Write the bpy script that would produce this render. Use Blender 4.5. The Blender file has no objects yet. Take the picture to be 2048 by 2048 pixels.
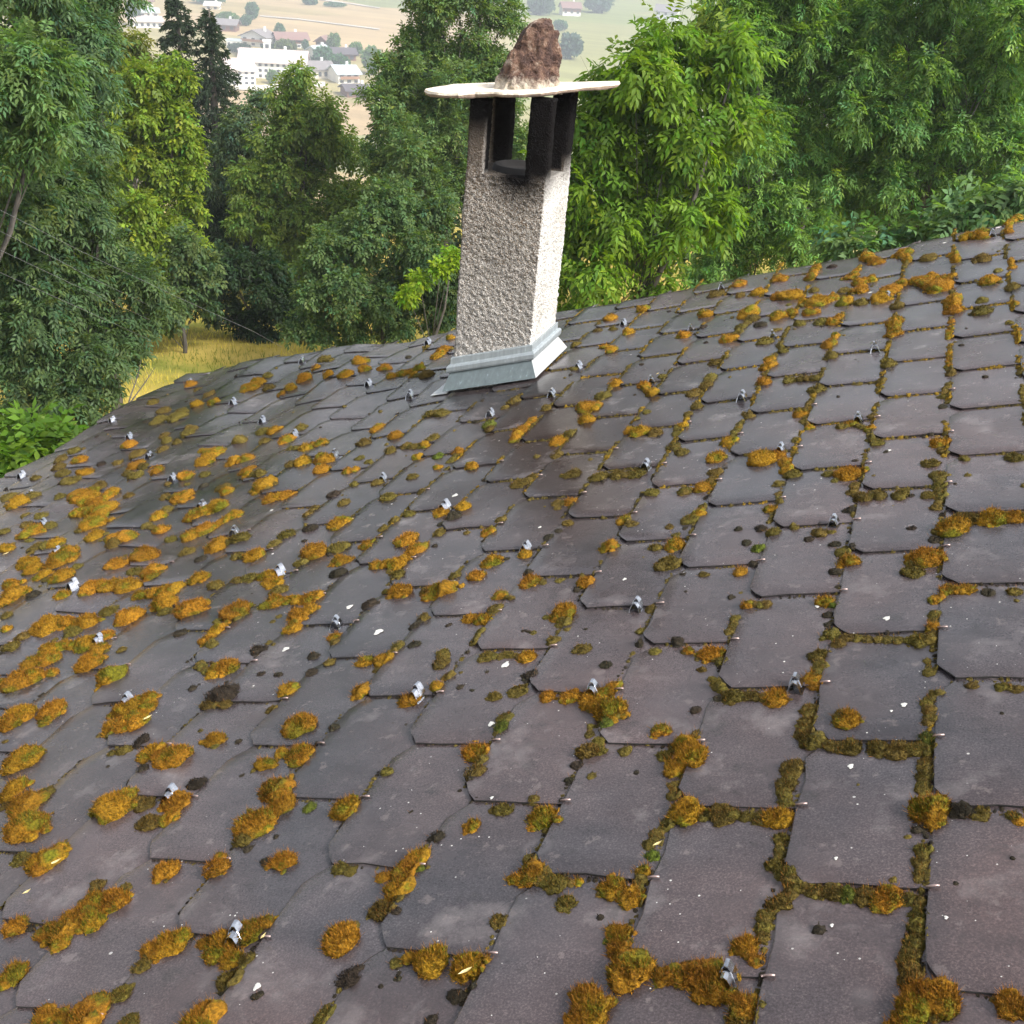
import bpy, math, random
import numpy as np
from mathutils import Matrix, Vector

random.seed(7)
rng = np.random.default_rng(11)
SC = bpy.context.scene
COL = SC.collection

# ------------------------------------------------------------------ camera
U = 0.225                     # exposed slope length of a slate course (m)
J = U * 1.778748              # spacing of the slates along a course (m)
TH = math.radians(18.5)       # roof pitch
CT, ST = math.cos(TH), math.sin(TH)
F = 2284.57                   # focal length in pixels of the 2048 px photograph
CAM = np.array([0.82761556, -1.26864496, 1.65346237])
RW = np.array([[0.9394037909, 0.2033126544, -0.2760153658],
               [0.3378494581, -0.4125576083, 0.8459633346],
               [0.0581228119, -0.8879528053, -0.4562472513]])   # world <- camera (right, down, forward)
cam = bpy.data.cameras.new('camera')
cam.sensor_fit = 'HORIZONTAL'
cam.sensor_width = 36.0
cam.lens = 36.0 * F / 2048.0
cam.clip_start = 0.05
cam.clip_end = 9000
camo = bpy.data.objects.new('camera', cam)
COL.objects.link(camo)
m = Matrix.Identity(4)
for r in range(3):
    m[r][0] = RW[r, 0]; m[r][1] = -RW[r, 1]; m[r][2] = -RW[r, 2]; m[r][3] = CAM[r]
camo.matrix_world = m
SC.camera = camo

# ------------------------------------------------------------------ sky and sun
SUN_AZ, SUN_EL = math.radians(107), math.radians(44)      # azimuth clockwise from +Y
world = bpy.data.worlds.new('World')
SC.world = world
world.use_nodes = True
wn = world.node_tree.nodes; wl = world.node_tree.links
wn.clear()
sky = wn.new('ShaderNodeTexSky'); sky.sky_type = 'NISHITA'; sky.sun_disc = False
sky.sun_elevation = SUN_EL; sky.sun_rotation = SUN_AZ
sky.air_density = 1.0; sky.dust_density = 5.0; sky.ozone_density = 0.6
hs = wn.new('ShaderNodeHueSaturation'); hs.inputs['Saturation'].default_value = 0.35   # thin bright overcast
bg = wn.new('ShaderNodeBackground'); bg.inputs['Strength'].default_value = 0.075
wo = wn.new('ShaderNodeOutputWorld')
wl.new(sky.outputs['Color'], hs.inputs['Color']); wl.new(hs.outputs['Color'], bg.inputs['Color'])
wl.new(bg.outputs['Background'], wo.inputs['Surface'])
sun = bpy.data.lights.new('sun', 'SUN')
sun.energy = 1.5; sun.angle = math.radians(18); sun.color = (1.0, 0.97, 0.93)
suno = bpy.data.objects.new('sun', sun); COL.objects.link(suno)
sd = Vector((math.sin(SUN_AZ) * math.cos(SUN_EL), math.cos(SUN_AZ) * math.cos(SUN_EL), math.sin(SUN_EL)))
suno.rotation_euler = sd.to_track_quat('Z', 'Y').to_euler()
suno.location = (6, 0, 12)
vs = SC.view_settings
vs.view_transform = 'Standard'; vs.look = 'None'; vs.gamma = 1.0; vs.use_curve_mapping = False
vs.exposure = 2.0
SC.cycles.use_denoising = True
SC.cycles.max_bounces = 4; SC.cycles.diffuse_bounces = 3; SC.cycles.glossy_bounces = 2
SC.cycles.transmission_bounces = 3; SC.cycles.transparent_max_bounces = 4
SC.cycles.volume_bounces = 0
SC.cycles.use_adaptive_sampling = True; SC.cycles.adaptive_threshold = .02

# ------------------------------------------------------------------ helpers
def ray(x, y):
    d = RW @ np.array([(x - 1024) / F, (y - 1024) / F, 1.0])
    return d / np.linalg.norm(d)
def at(x, y, dist):
    return CAM + ray(x, y) * dist
def proj(p):
    q = RW.T @ (np.asarray(p, float) - CAM)
    return q[0] / q[2] * F + 1024, q[1] / q[2] * F + 1024, q[2]

def _h(ix, iy, iz):
    n = (ix * 374761393 + iy * 668265263 + iz * 1442695041) & 0xFFFFFFFF
    n = ((n ^ (n >> 13)) * 1274126177) & 0xFFFFFFFF
    return ((n ^ (n >> 16)) & 0xFFFF) / 32767.5 - 1.0
def vnoise(p):
    p = np.atleast_2d(np.asarray(p, float))
    i = np.floor(p).astype(np.int64); f = p - i
    f = f * f * (3 - 2 * f)
    x, y, z = i[:, 0], i[:, 1], i[:, 2]
    r = 0
    for dx in (0, 1):
        for dy in (0, 1):
            for dz in (0, 1):
                w = (f[:, 0] if dx else 1 - f[:, 0]) * (f[:, 1] if dy else 1 - f[:, 1]) * (f[:, 2] if dz else 1 - f[:, 2])
                r = r + w * _h(x + dx, y + dy, z + dz)
    return r
def fbm(p, o=3):
    p = np.atleast_2d(np.asarray(p, float)); s = 0; a = 1
    for k in range(o):
        s = s + a * vnoise(p * (2 ** k) + 17.3 * k); a *= .5
    return s
def sstep(a, b, x):
    t = np.clip((x - a) / (b - a), 0, 1); return t * t * (3 - 2 * t)

def mesh_from(name, verts, faces, mat=None, smooth=False, cols=None):
    """faces: list of index tuples, or an (n,3)/(n,4) int array."""
    me = bpy.data.meshes.new(name)
    verts = np.asarray(verts, np.float32)
    if isinstance(faces, np.ndarray):
        k = faces.shape[1]; n = len(faces)
        me.vertices.add(len(verts)); me.vertices.foreach_set('co', verts.ravel())
        me.loops.add(n * k); me.loops.foreach_set('vertex_index', faces.astype(np.int32).ravel())
        me.polygons.add(n)
        me.polygons.foreach_set('loop_start', np.arange(0, n * k, k, dtype=np.int32))
        me.polygons.foreach_set('loop_total', np.full(n, k, dtype=np.int32))
        me.update(calc_edges=True)
    else:
        me.from_pydata([tuple(v) for v in verts.tolist()], [], [tuple(f) for f in faces])
    if smooth:
        me.polygons.foreach_set('use_smooth', np.ones(len(me.polygons), bool))
    if cols is not None:
        ca = me.color_attributes.new('Col', 'FLOAT_COLOR', 'POINT')
        c = np.ones((len(verts), 4), np.float32); c[:, :3] = cols
        ca.data.foreach_set('color', c.ravel())
    if mat is not None: me.materials.append(mat)
    me.update()
    return me

def link(name, me, parent=None, pinv=None):
    o = bpy.data.objects.new(name, me); COL.objects.link(o)
    if parent is not None:
        o.parent = parent
        if pinv is not None: o.matrix_parent_inverse = pinv
    return o
def tag(o, label=None, cat=None, group=None, kind=None):
    if label: o['label'] = label
    if cat: o['category'] = cat
    if group: o['group'] = group
    if kind: o['kind'] = kind
    return o
def thing(name, loc, label, cat, group=None, kind=None):
    o = bpy.data.objects.new(name, None); COL.objects.link(o)
    o.location = tuple(float(v) for v in loc); o.empty_display_size = .2
    tag(o, label, cat, group, kind)
    return o
def part(root, name, me):
    """a part whose mesh is in world coordinates, under an unrotated root"""
    return link(name, me, root, Matrix.Translation(-root.location))

class MB:
    def __init__(s): s.v = []; s.f = []
    def add(s, vs, fs):
        b = len(s.v); s.v += [tuple(map(float, v)) for v in vs]; s.f += [tuple(b + i for i in f) for f in fs]
    def box(s, lo, hi, M=None):
        vs = [(x, y, z) for z in (lo[2], hi[2]) for y in (lo[1], hi[1]) for x in (lo[0], hi[0])]
        if M is not None: vs = [tuple(M @ Vector(v)) for v in vs]
        s.add(vs, [(0, 2, 3, 1), (4, 5, 7, 6), (0, 1, 5, 4), (1, 3, 7, 5), (3, 2, 6, 7), (2, 0, 4, 6)])
    def tube(s, pts, rad, n=6):
        pts = [np.asarray(p, float) for p in pts]; b = len(s.v)
        for k, p in enumerate(pts):
            d = pts[min(k + 1, len(pts) - 1)] - pts[max(k - 1, 0)]; d = d / (np.linalg.norm(d) + 1e-9)
            a = np.cross(d, (0, 0, 1.0) if abs(d[2]) < .9 else (1.0, 0, 0)); a /= np.linalg.norm(a); c = np.cross(d, a)
            r = rad[k] if hasattr(rad, '__len__') else rad
            for q in range(n):
                t = 2 * math.pi * q / n
                s.v.append(tuple(p + r * (math.cos(t) * a + math.sin(t) * c)))
        for k in range(len(pts) - 1):
            for q in range(n):
                q2 = (q + 1) % n
                s.f.append((b + k * n + q, b + k * n + q2, b + (k + 1) * n + q2, b + (k + 1) * n + q))
        s.f.append(tuple(b + q for q in reversed(range(n)))); e = b + (len(pts) - 1) * n
        s.f.append(tuple(e + q for q in range(n)))
    def mesh(s, name, mat, smooth=False): return mesh_from(name, s.v, s.f, mat, smooth)

# ------------------------------------------------------------------ materials
def mat(name):
    mt = bpy.data.materials.new(name); mt.use_nodes = True
    nt = mt.node_tree; b = nt.nodes['Principled BSDF']
    return mt, nt, b
def N(nt, t, **kw):
    n = nt.nodes.new(t)
    for k, v in kw.items(): setattr(n, k, v)
    return n
def noise(nt, scale, detail=4, vec=None, rough=.55):
    n = N(nt, 'ShaderNodeTexNoise'); n.inputs['Scale'].default_value = scale; n.inputs['Detail'].default_value = detail
    n.inputs['Roughness'].default_value = rough
    if vec is not None: nt.links.new(vec, n.inputs['Vector'])
    return n
def ramp(nt, fac, stops):
    r = N(nt, 'ShaderNodeValToRGB'); nt.links.new(fac, r.inputs['Fac'])
    e = r.color_ramp.elements
    while len(e) < len(stops): e.new(0.5)
    for k, (p, c) in enumerate(stops):
        e[k].position = p; e[k].color = (*c, 1) if len(c) == 3 else c
    return r
def mixc(nt, fac, a, b, mode='MIX'):
    x = N(nt, 'ShaderNodeMix', data_type='RGBA', blend_type=mode)
    for sock, v in ((x.inputs[0], fac), (x.inputs[6], a), (x.inputs[7], b)):
        if hasattr(v, 'links') or hasattr(v, 'is_linked'): nt.links.new(v, sock)
        elif isinstance(v, (int, float)): sock.default_value = v
        else: sock.default_value = (*v, 1)
    return x.outputs[2]
def math_(nt, op, a, b=None, c=None):
    x = N(nt, 'ShaderNodeMath', operation=op)
    for k, v in enumerate((a, b, c)):
        if v is None: continue
        if hasattr(v, 'is_linked'): nt.links.new(v, x.inputs[k])
        else: x.inputs[k].default_value = v
    return x.outputs[0]
def bump(nt, b, h, strength, dist):
    x = N(nt, 'ShaderNodeBump'); x.inputs['Strength'].default_value = strength; x.inputs['Distance'].default_value = dist
    nt.links.new(h, x.inputs['Height']); nt.links.new(x.outputs[0], b.inputs['Normal'])
def geo_pos(nt):
    return N(nt, 'ShaderNodeNewGeometry').outputs['Position']
def plain(name, color, rough=.7, metal=0, var=.2, scale=6, bmp=0):
    mt, nt, b = mat(name); p = geo_pos(nt)
    n = noise(nt, scale, 5, p)
    c = ramp(nt, n.outputs['Fac'], [(.3, [v * (1 - var) for v in color]), (.7, [min(1, v * (1 + var)) for v in color])])
    nt.links.new(c.outputs[0], b.inputs['Base Color']); b.inputs['Roughness'].default_value = rough; b.inputs['Metallic'].default_value = metal
    if bmp: bump(nt, b, n.outputs['Fac'], .5, bmp)
    return mt

def slate_material():
    mt, nt, b = mat('slate'); L = nt.links
    p = geo_pos(nt); oi = N(nt, 'ShaderNodeObjectInfo').outputs['Random']
    big = noise(nt, 1.4, 3, p); mid = noise(nt, 9, 6, p, .65); fine = noise(nt, 260, 4, p, .7)
    base = ramp(nt, mid.outputs['Fac'], [(.25, (.027, .0245, .0275)), (.5, (.044, .040, .044)), (.8, (.070, .062, .066))])
    brown = ramp(nt, big.outputs['Fac'], [(.38, (0, 0, 0)), (.66, (1, 1, 1))])
    c = mixc(nt, math_(nt, 'MULTIPLY', brown.outputs[0], .7), base.outputs[0], (.082, .054, .050))
    bigz = noise(nt, 2.2, 3, p)
    # each slate has its own tone
    v = math_(nt, 'MULTIPLY_ADD', oi, .26, .87)
    c = mixc(nt, 1.0, c, v, 'MULTIPLY')
    mpd = N(nt, 'ShaderNodeMapping'); L.new(p, mpd.inputs['Vector']); mpd.inputs['Scale'].default_value = (1.0, .45, 1.0); mpd.inputs['Rotation'].default_value = (0, 0, .5)
    dn = noise(nt, 2.6, 4, mpd.outputs[0], .6)
    sxp = N(nt, 'ShaderNodeSeparateXYZ'); L.new(p, sxp.inputs[0])
    dl = N(nt, 'ShaderNodeMapRange'); dl.inputs['From Min'].default_value = .3; dl.inputs['From Max'].default_value = -1.6; L.new(sxp.outputs['X'], dl.inputs['Value'])
    damp = math_(nt, 'MULTIPLY', ramp(nt, dn.outputs['Fac'], [(.42, (0, 0, 0)), (.60, (1, 1, 1))]).outputs[0], dl.outputs[0])
    c = mixc(nt, math_(nt, 'MULTIPLY', damp, .75), c, (.016, .015, .014))
    # fine mineral speckle
    sp = ramp(nt, fine.outputs['Fac'], [(.33, (.62, .62, .62)), (.52, (1, 1, 1)), (.68, (1.75, 1.7, 1.65))])
    c = mixc(nt, 1.0, c, sp.outputs[0], 'MULTIPLY')
    # dark reflection of the chimney, painted into the slate colour
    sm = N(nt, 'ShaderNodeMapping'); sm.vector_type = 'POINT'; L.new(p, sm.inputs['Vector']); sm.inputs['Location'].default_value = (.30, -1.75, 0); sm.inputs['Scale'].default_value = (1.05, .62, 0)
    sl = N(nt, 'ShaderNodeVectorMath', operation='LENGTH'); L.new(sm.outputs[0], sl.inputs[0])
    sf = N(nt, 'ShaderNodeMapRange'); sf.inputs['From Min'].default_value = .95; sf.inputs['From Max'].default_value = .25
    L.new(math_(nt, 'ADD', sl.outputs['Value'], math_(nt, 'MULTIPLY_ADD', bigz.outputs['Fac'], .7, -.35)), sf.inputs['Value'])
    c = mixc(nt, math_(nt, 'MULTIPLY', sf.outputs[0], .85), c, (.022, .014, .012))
    # pale bloom patches
    bl = noise(nt, 5.5, 5, p, .6)
    blr = ramp(nt, bl.outputs['Fac'], [(.58, (0, 0, 0)), (.75, (1, 1, 1))])
    c = mixc(nt, math_(nt, 'MULTIPLY', blr.outputs[0], .42), c, (.26, .235, .23))
    stm = N(nt, 'ShaderNodeMapping'); L.new(p, stm.inputs['Vector']); stm.inputs['Scale'].default_value = (4, 17, 4)
    stn = noise(nt, 1, 5, stm.outputs[0], .65)
    c = mixc(nt, 1.0, c, ramp(nt, stn.outputs['Fac'], [(.32, (.86, .86, .87)), (.68, (1.12, 1.11, 1.11))]).outputs[0], 'MULTIPLY')      # water streaks down the slope
    vr = N(nt, 'ShaderNodeTexVoronoi'); vr.inputs['Scale'].default_value = 7; L.new(p, vr.inputs['Vector'])
    sr = N(nt, 'ShaderNodeSeparateColor'); L.new(vr.outputs['Color'], sr.inputs[0])
    dr = math_(nt, 'ABSOLUTE', math_(nt, 'SUBTRACT', math_(nt, 'ADD', vr.outputs['Distance'], math_(nt, 'MULTIPLY_ADD', fine.outputs['Fac'], .2, -.1)), math_(nt, 'MULTIPLY_ADD', sr.outputs[1], .12, .08)))
    rg = N(nt, 'ShaderNodeMapRange'); rg.inputs['From Min'].default_value = .055; rg.inputs['From Max'].default_value = .0; L.new(dr, rg.inputs['Value'])
    c = mixc(nt, math_(nt, 'MULTIPLY', math_(nt, 'MULTIPLY', rg.outputs[0], math_(nt, 'GREATER_THAN', sr.outputs[0], .90)), .12), c, (.30, .27, .27))   # grey lichen rings
    cr = noise(nt, 21, 5, p, .7)
    crm = ramp(nt, cr.outputs['Fac'], [(.60, (0, 0, 0)), (.66, (1, 1, 1))])
    c = mixc(nt, math_(nt, 'MULTIPLY', crm.outputs[0], .33), c, (.20, .165, .155))          # pinkish grey crusts
    dk = ramp(nt, noise(nt, 13, 6, p, .7).outputs['Fac'], [(.33, (1, 1, 1)), (.42, (0, 0, 0))])
    c = mixc(nt, math_(nt, 'MULTIPLY', dk.outputs[0], .45), c, (.022, .020, .018))           # algae and dirt
    # small white lichen dots
    for sc_, thr, rad in ((34, .955, .15), (95, .90, .19)):
        vo = N(nt, 'ShaderNodeTexVoronoi'); vo.inputs['Scale'].default_value = sc_; L.new(p, vo.inputs['Vector'])
        sep = N(nt, 'ShaderNodeSeparateColor'); L.new(vo.outputs['Color'], sep.inputs[0])
        on = math_(nt, 'GREATER_THAN', sep.outputs[0], thr)
        rr = math_(nt, 'MULTIPLY', sep.outputs[1], rad)
        dot = math_(nt, 'LESS_THAN', vo.outputs['Distance'], rr)
        clus = ramp(nt, noise(nt, 3.3, 2, p).outputs['Fac'], [(.46, (0, 0, 0)), (.56, (1, 1, 1))])
        c = mixc(nt, math_(nt, 'MULTIPLY', math_(nt, 'MULTIPLY', on, dot), clus.outputs[0]), c, (.58, .56, .52))
    L.new(c, b.inputs['Base Color'])
    ro = ramp(nt, noise(nt, 4.0, 4, p).outputs['Fac'], [(.3, (.15,) * 3), (.7, (.32,) * 3)])
    L.new(ro.outputs[0], b.inputs['Roughness'])
    b.inputs['IOR'].default_value = 1.55
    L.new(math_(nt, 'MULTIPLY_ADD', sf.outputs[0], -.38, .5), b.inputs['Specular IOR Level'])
    wr = N(nt, 'ShaderNodeMapping'); L.new(p, wr.inputs['Vector']); wr.inputs['Scale'].default_value = (70, 190, 70); wr.inputs['Rotation'].default_value = (0, 0, .6)
    hb = math_(nt, 'ADD', math_(nt, 'ADD', math_(nt, 'MULTIPLY', noise(nt, 30, 5, p, .6).outputs['Fac'], .8), math_(nt, 'MULTIPLY', math_(nt, 'MULTIPLY', noise(nt, 1, 3, wr.outputs[0]).outputs['Fac'], dl.outputs[0]), .9)), math_(nt, 'MULTIPLY', fine.outputs['Fac'], .25))
    bump(nt, b, hb, .30, .003)
    return mt

def moss_material():
    mt, nt, b = mat('moss'); L = nt.links
    at_ = N(nt, 'ShaderNodeAttribute', attribute_name='Col'); p = geo_pos(nt)
    n = noise(nt, 150, 4, p, .65)
    sp = ramp(nt, n.outputs['Fac'], [(.34, (.45, .47, .5)), (.64, (1.35, 1.32, 1.25))])
    L.new(mixc(nt, 1.0, at_.outputs['Color'], sp.outputs[0], 'MULTIPLY'), b.inputs['Base Color'])
    b.inputs['Roughness'].default_value = .9; b.inputs['Specular IOR Level'].default_value = .15
    bump(nt, b, noise(nt, 230, 4, p, .7).outputs['Fac'], 1.0, .010)
    return mt

def leaf_material(name, gloss=.16):
    mt, nt, b = mat(name); L = nt.links
    at_ = N(nt, 'ShaderNodeAttribute', attribute_name='Col')
    L.new(at_.outputs['Color'], b.inputs['Base Color'])
    b.inputs['Roughness'].default_value = .5; b.inputs['Specular IOR Level'].default_value = gloss
    tr = N(nt, 'ShaderNodeBsdfTranslucent')
    tc = mixc(nt, 1.0, at_.outputs['Color'], (1.7, 1.8, .5), 'MULTIPLY')
    L.new(tc, tr.inputs['Color'])
    mx = N(nt, 'ShaderNodeMixShader'); mx.inputs[0].default_value = .42
    L.new(b.outputs[0], mx.inputs[1]); L.new(tr.outputs[0], mx.inputs[2])
    L.new(mx.outputs[0], nt.nodes['Material Output'].inputs['Surface'])
    return mt

def plaster_material():
    mt, nt, b = mat('roughcast plaster'); L = nt.links
    p = geo_pos(nt)
    sep = N(nt, 'ShaderNodeSeparateXYZ'); L.new(p, sep.inputs[0])
    st = noise(nt, 3.2, 5, p, .6); gr = noise(nt, 135, 3, p, .6); dots = noise(nt, 140, 3, p)
    c = ramp(nt, st.outputs['Fac'], [(.3, (.54, .51, .46)), (.5, (.68, .66, .62)), (.68, (.76, .75, .72))]).outputs[0]
    c = mixc(nt, 1.0, c, ramp(nt, gr.outputs['Fac'], [(.34, (.42, .40, .37)), (.46, (1.0, 1.0, 1.0))]).outputs[0], 'MULTIPLY')
    # weathered brown grime on the upper half and on all sides but the upslope one
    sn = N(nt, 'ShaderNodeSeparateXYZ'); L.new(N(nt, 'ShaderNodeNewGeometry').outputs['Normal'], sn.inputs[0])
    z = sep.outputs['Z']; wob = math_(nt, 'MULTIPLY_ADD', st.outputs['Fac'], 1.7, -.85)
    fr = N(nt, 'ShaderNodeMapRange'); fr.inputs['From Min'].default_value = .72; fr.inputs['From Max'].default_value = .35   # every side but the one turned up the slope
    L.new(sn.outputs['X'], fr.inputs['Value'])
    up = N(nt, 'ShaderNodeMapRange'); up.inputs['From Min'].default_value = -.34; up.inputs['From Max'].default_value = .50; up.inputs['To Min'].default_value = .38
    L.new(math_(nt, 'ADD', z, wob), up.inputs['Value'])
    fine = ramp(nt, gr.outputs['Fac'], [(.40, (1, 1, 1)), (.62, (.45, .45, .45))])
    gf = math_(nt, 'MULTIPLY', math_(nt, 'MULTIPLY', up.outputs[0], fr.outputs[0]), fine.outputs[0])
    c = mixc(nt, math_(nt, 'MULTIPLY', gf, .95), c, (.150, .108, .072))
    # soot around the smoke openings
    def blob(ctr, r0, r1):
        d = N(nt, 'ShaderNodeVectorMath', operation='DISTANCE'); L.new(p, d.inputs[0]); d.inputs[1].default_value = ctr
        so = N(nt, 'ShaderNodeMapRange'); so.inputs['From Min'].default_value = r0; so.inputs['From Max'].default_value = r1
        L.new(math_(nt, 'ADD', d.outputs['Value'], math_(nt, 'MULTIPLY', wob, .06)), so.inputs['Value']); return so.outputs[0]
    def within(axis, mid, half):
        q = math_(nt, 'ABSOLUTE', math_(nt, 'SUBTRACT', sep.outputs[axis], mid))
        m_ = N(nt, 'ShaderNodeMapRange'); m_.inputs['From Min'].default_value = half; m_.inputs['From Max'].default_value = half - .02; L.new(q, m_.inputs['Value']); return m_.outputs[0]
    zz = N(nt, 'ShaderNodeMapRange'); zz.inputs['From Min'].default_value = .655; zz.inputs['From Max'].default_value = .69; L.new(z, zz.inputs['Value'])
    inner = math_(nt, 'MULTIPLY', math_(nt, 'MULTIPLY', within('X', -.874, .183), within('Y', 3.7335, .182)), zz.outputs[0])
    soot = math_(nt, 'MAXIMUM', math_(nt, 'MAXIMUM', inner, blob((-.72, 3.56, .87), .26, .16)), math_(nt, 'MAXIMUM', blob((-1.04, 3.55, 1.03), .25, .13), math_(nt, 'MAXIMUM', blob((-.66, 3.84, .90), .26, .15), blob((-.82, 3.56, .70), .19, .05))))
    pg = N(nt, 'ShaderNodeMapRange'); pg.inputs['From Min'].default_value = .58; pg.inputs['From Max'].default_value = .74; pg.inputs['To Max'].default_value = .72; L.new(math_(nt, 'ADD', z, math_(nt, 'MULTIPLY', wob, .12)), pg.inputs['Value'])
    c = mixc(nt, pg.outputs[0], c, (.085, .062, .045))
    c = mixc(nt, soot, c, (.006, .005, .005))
    L.new(c, b.inputs['Base Color']); b.inputs['Roughness'].default_value = .95
    b.inputs['Specular IOR Level'].default_value = .1
    bump(nt, b, math_(nt, 'ADD', gr.outputs['Fac'], dots.outputs['Fac']), 1.0, .012)
    return mt

def zinc_material(name, tone, streak=.5):
    mt, nt, b = mat(name); L = nt.links
    tc = N(nt, 'ShaderNodeMapping'); L.new(geo_pos(nt), tc.inputs['Vector']); tc.inputs['Scale'].default_value = (60, 60, 9)
    n = noise(nt, 1.0, 5, tc.outputs[0], .65)
    c = ramp(nt, n.outputs['Fac'], [(.35, [t * .8 for t in tone]), (.62, tone), (.72, [min(1, t * (1 + streak)) for t in tone])])
    L.new(c.outputs[0], b.inputs['Base Color']); b.inputs['Metallic'].default_value = .45; b.inputs['Roughness'].default_value = .48
    return mt

def stone_material():
    mt, nt, b = mat('cream stone'); L = nt.links; p = geo_pos(nt)
    n = noise(nt, 14, 6, p, .6); n2 = noise(nt, 90, 4, p)
    c = ramp(nt, n.outputs['Fac'], [(.3, (.58, .49, .38)), (.6, (.78, .70, .58))])
    L.new(c.outputs[0], b.inputs['Base Color']); b.inputs['Roughness'].default_value = .85
    bump(nt, b, math_(nt, 'ADD', n.outputs['Fac'], n2.outputs['Fac']), .6, .01); return mt

def rock_material():
    mt, nt, b = mat('red brown rock'); L = nt.links; p = geo_pos(nt)
    n = noise(nt, 11, 6, p, .65); n2 = noise(nt, 60, 5, p, .7)
    c = ramp(nt, n.outputs['Fac'], [(.3, (.022, .012, .010)), (.46, (.070, .034, .024)), (.56, (.15, .082, .052)), (.66, (.42, .33, .26))]).outputs[0]
    sep = N(nt, 'ShaderNodeSeparateXYZ'); L.new(p, sep.inputs[0])
    mr = N(nt, 'ShaderNodeMapRange'); mr.inputs['From Min'].default_value = 1.088; mr.inputs['From Max'].default_value = 1.045
    L.new(math_(nt, 'ADD', sep.outputs['Z'], math_(nt, 'MULTIPLY_ADD', n2.outputs['Fac'], .12, -.06)), mr.inputs['Value'])
    c = mixc(nt, mr.outputs[0], c, (.52, .45, .36))     # mortar and lichen round the foot
    L.new(c, b.inputs['Base Color']); b.inputs['Roughness'].default_value = .8
    bump(nt, b, n2.outputs['Fac'], 1.0, .02); return mt

def ground_material():
    mt, nt, b = mat('meadow and fields'); L = nt.links; p = geo_pos(nt)
    vo = N(nt, 'ShaderNodeTexVoronoi'); mp = N(nt, 'ShaderNodeMapping'); L.new(p, mp.inputs['Vector'])
    mp.inputs['Scale'].default_value = (1 / 260, 1 / 120, 0); mp.inputs['Rotation'].default_value = (0, 0, .35)
    L.new(mp.outputs[0], vo.inputs['Vector']); vo.inputs['Scale'].default_value = 1
    sep = N(nt, 'ShaderNodeSeparateColor'); L.new(vo.outputs['Color'], sep.inputs[0])
    fld = ramp(nt, sep.outputs[0], [(.0, (.40, .30, .18)), (.35, (.46, .35, .21)), (.6, (.40, .32, .17)), (.8, (.30, .29, .14)), (1, (.24, .27, .12))]).outputs[0]
    # greener meadows towards the right-hand side of the valley
    sx = N(nt, 'ShaderNodeSeparateXYZ'); L.new(p, sx.inputs[0])
    q = math_(nt, 'DIVIDE', sx.outputs['X'], sx.outputs['Y'])
    gm = N(nt, 'ShaderNodeMapRange'); gm.inputs['From Min'].default_value = -.42; gm.inputs['From Max'].default_value = -.31; L.new(q, gm.inputs['Value'])
    fld = mixc(nt, math_(nt, 'MULTIPLY', gm.outputs[0], .75), fld, (.24, .28, .10))
    mow = N(nt, 'ShaderNodeMapping'); L.new(p, mow.inputs['Vector']); mow.inputs['Scale'].default_value = (.012, .12, .05); mow.inputs['Rotation'].default_value = (0, 0, .3)
    mn = noise(nt, 1.0, 4, mow.outputs[0], .6)
    fld = mixc(nt, 1.0, fld, ramp(nt, mn.outputs['Fac'], [(.3, (.8, .78, .72)), (.7, (1.15, 1.12, 1.05))]).outputs[0], 'MULTIPLY')
    near = ramp(nt, noise(nt, .5, 5, p, .6).outputs['Fac'], [(.32, (.12, .14, .025)), (.5, (.30, .24, .05)), (.66, (.44, .33, .085))]).outputs[0]
    dist = N(nt, 'ShaderNodeVectorMath', operation='LENGTH'); L.new(p, dist.inputs[0])
    fm = N(nt, 'ShaderNodeMapRange'); fm.inputs['From Min'].default_value = 60; fm.inputs['From Max'].default_value = 200; L.new(dist.outputs['Value'], fm.inputs['Value'])
    c = mixc(nt, fm.outputs[0], near, fld)
    mnt = N(nt, 'ShaderNodeMapRange'); mnt.inputs['From Min'].default_value = 1200; mnt.inputs['From Max'].default_value = 1500; L.new(dist.outputs['Value'], mnt.inputs['Value'])
    c = mixc(nt, mnt.outputs[0], c, (.045, .075, .03))
    L.new(c, b.inputs['Base Color']); b.inputs['Roughness'].default_value = 1.0; b.inputs['Specular IOR Level'].default_value = .1
    return mt

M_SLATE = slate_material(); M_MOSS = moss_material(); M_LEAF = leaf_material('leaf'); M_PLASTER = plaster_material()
M_ZINC = zinc_material('zinc sheet', (.17, .205, .21), .9); M_ZINCL = zinc_material('pale painted zinc', (.56, .58, .58), .25)
M_STONE = stone_material(); M_STONEB = plain('broken stone edge', (.27, .20, .15), .9, 0, .35, 40, .01); M_ROCK = rock_material(); M_GROUND = ground_material()
M_STEEL = plain('galvanised steel', (.55, .56, .59), .17, 1.0, .3, 90)
M_EDGE = plain('dirty slate edge', (.022, .020, .019), .95, 0, .3, 60)
M_COPPER = plain('weathered copper', (.34, .25, .23), .4, .7, .25, 60)
M_BARK = plain('bark', (.075, .066, .056), .9, 0, .35, 9, .02)
M_LICHEN = plain('white lichen', (.55, .54, .50), .9, 0, .2, 160)
M_SOOT = plain('soot', (.010, .009, .009), .9, 0, .3, 20)
M_WOOD = plain('old timber', (.16, .10, .06), .8, 0, .3, 8)
M_WALL = plain('white house render', (.72, .70, .66), .9, 0, .08, 3)
M_STRAW = plain('dry leaf', (.72, .58, .26), .7, 0, .2, 50)
M_CABLE = plain('cable', (.16, .16, .17), .5, .2, .1, 5)

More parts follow.
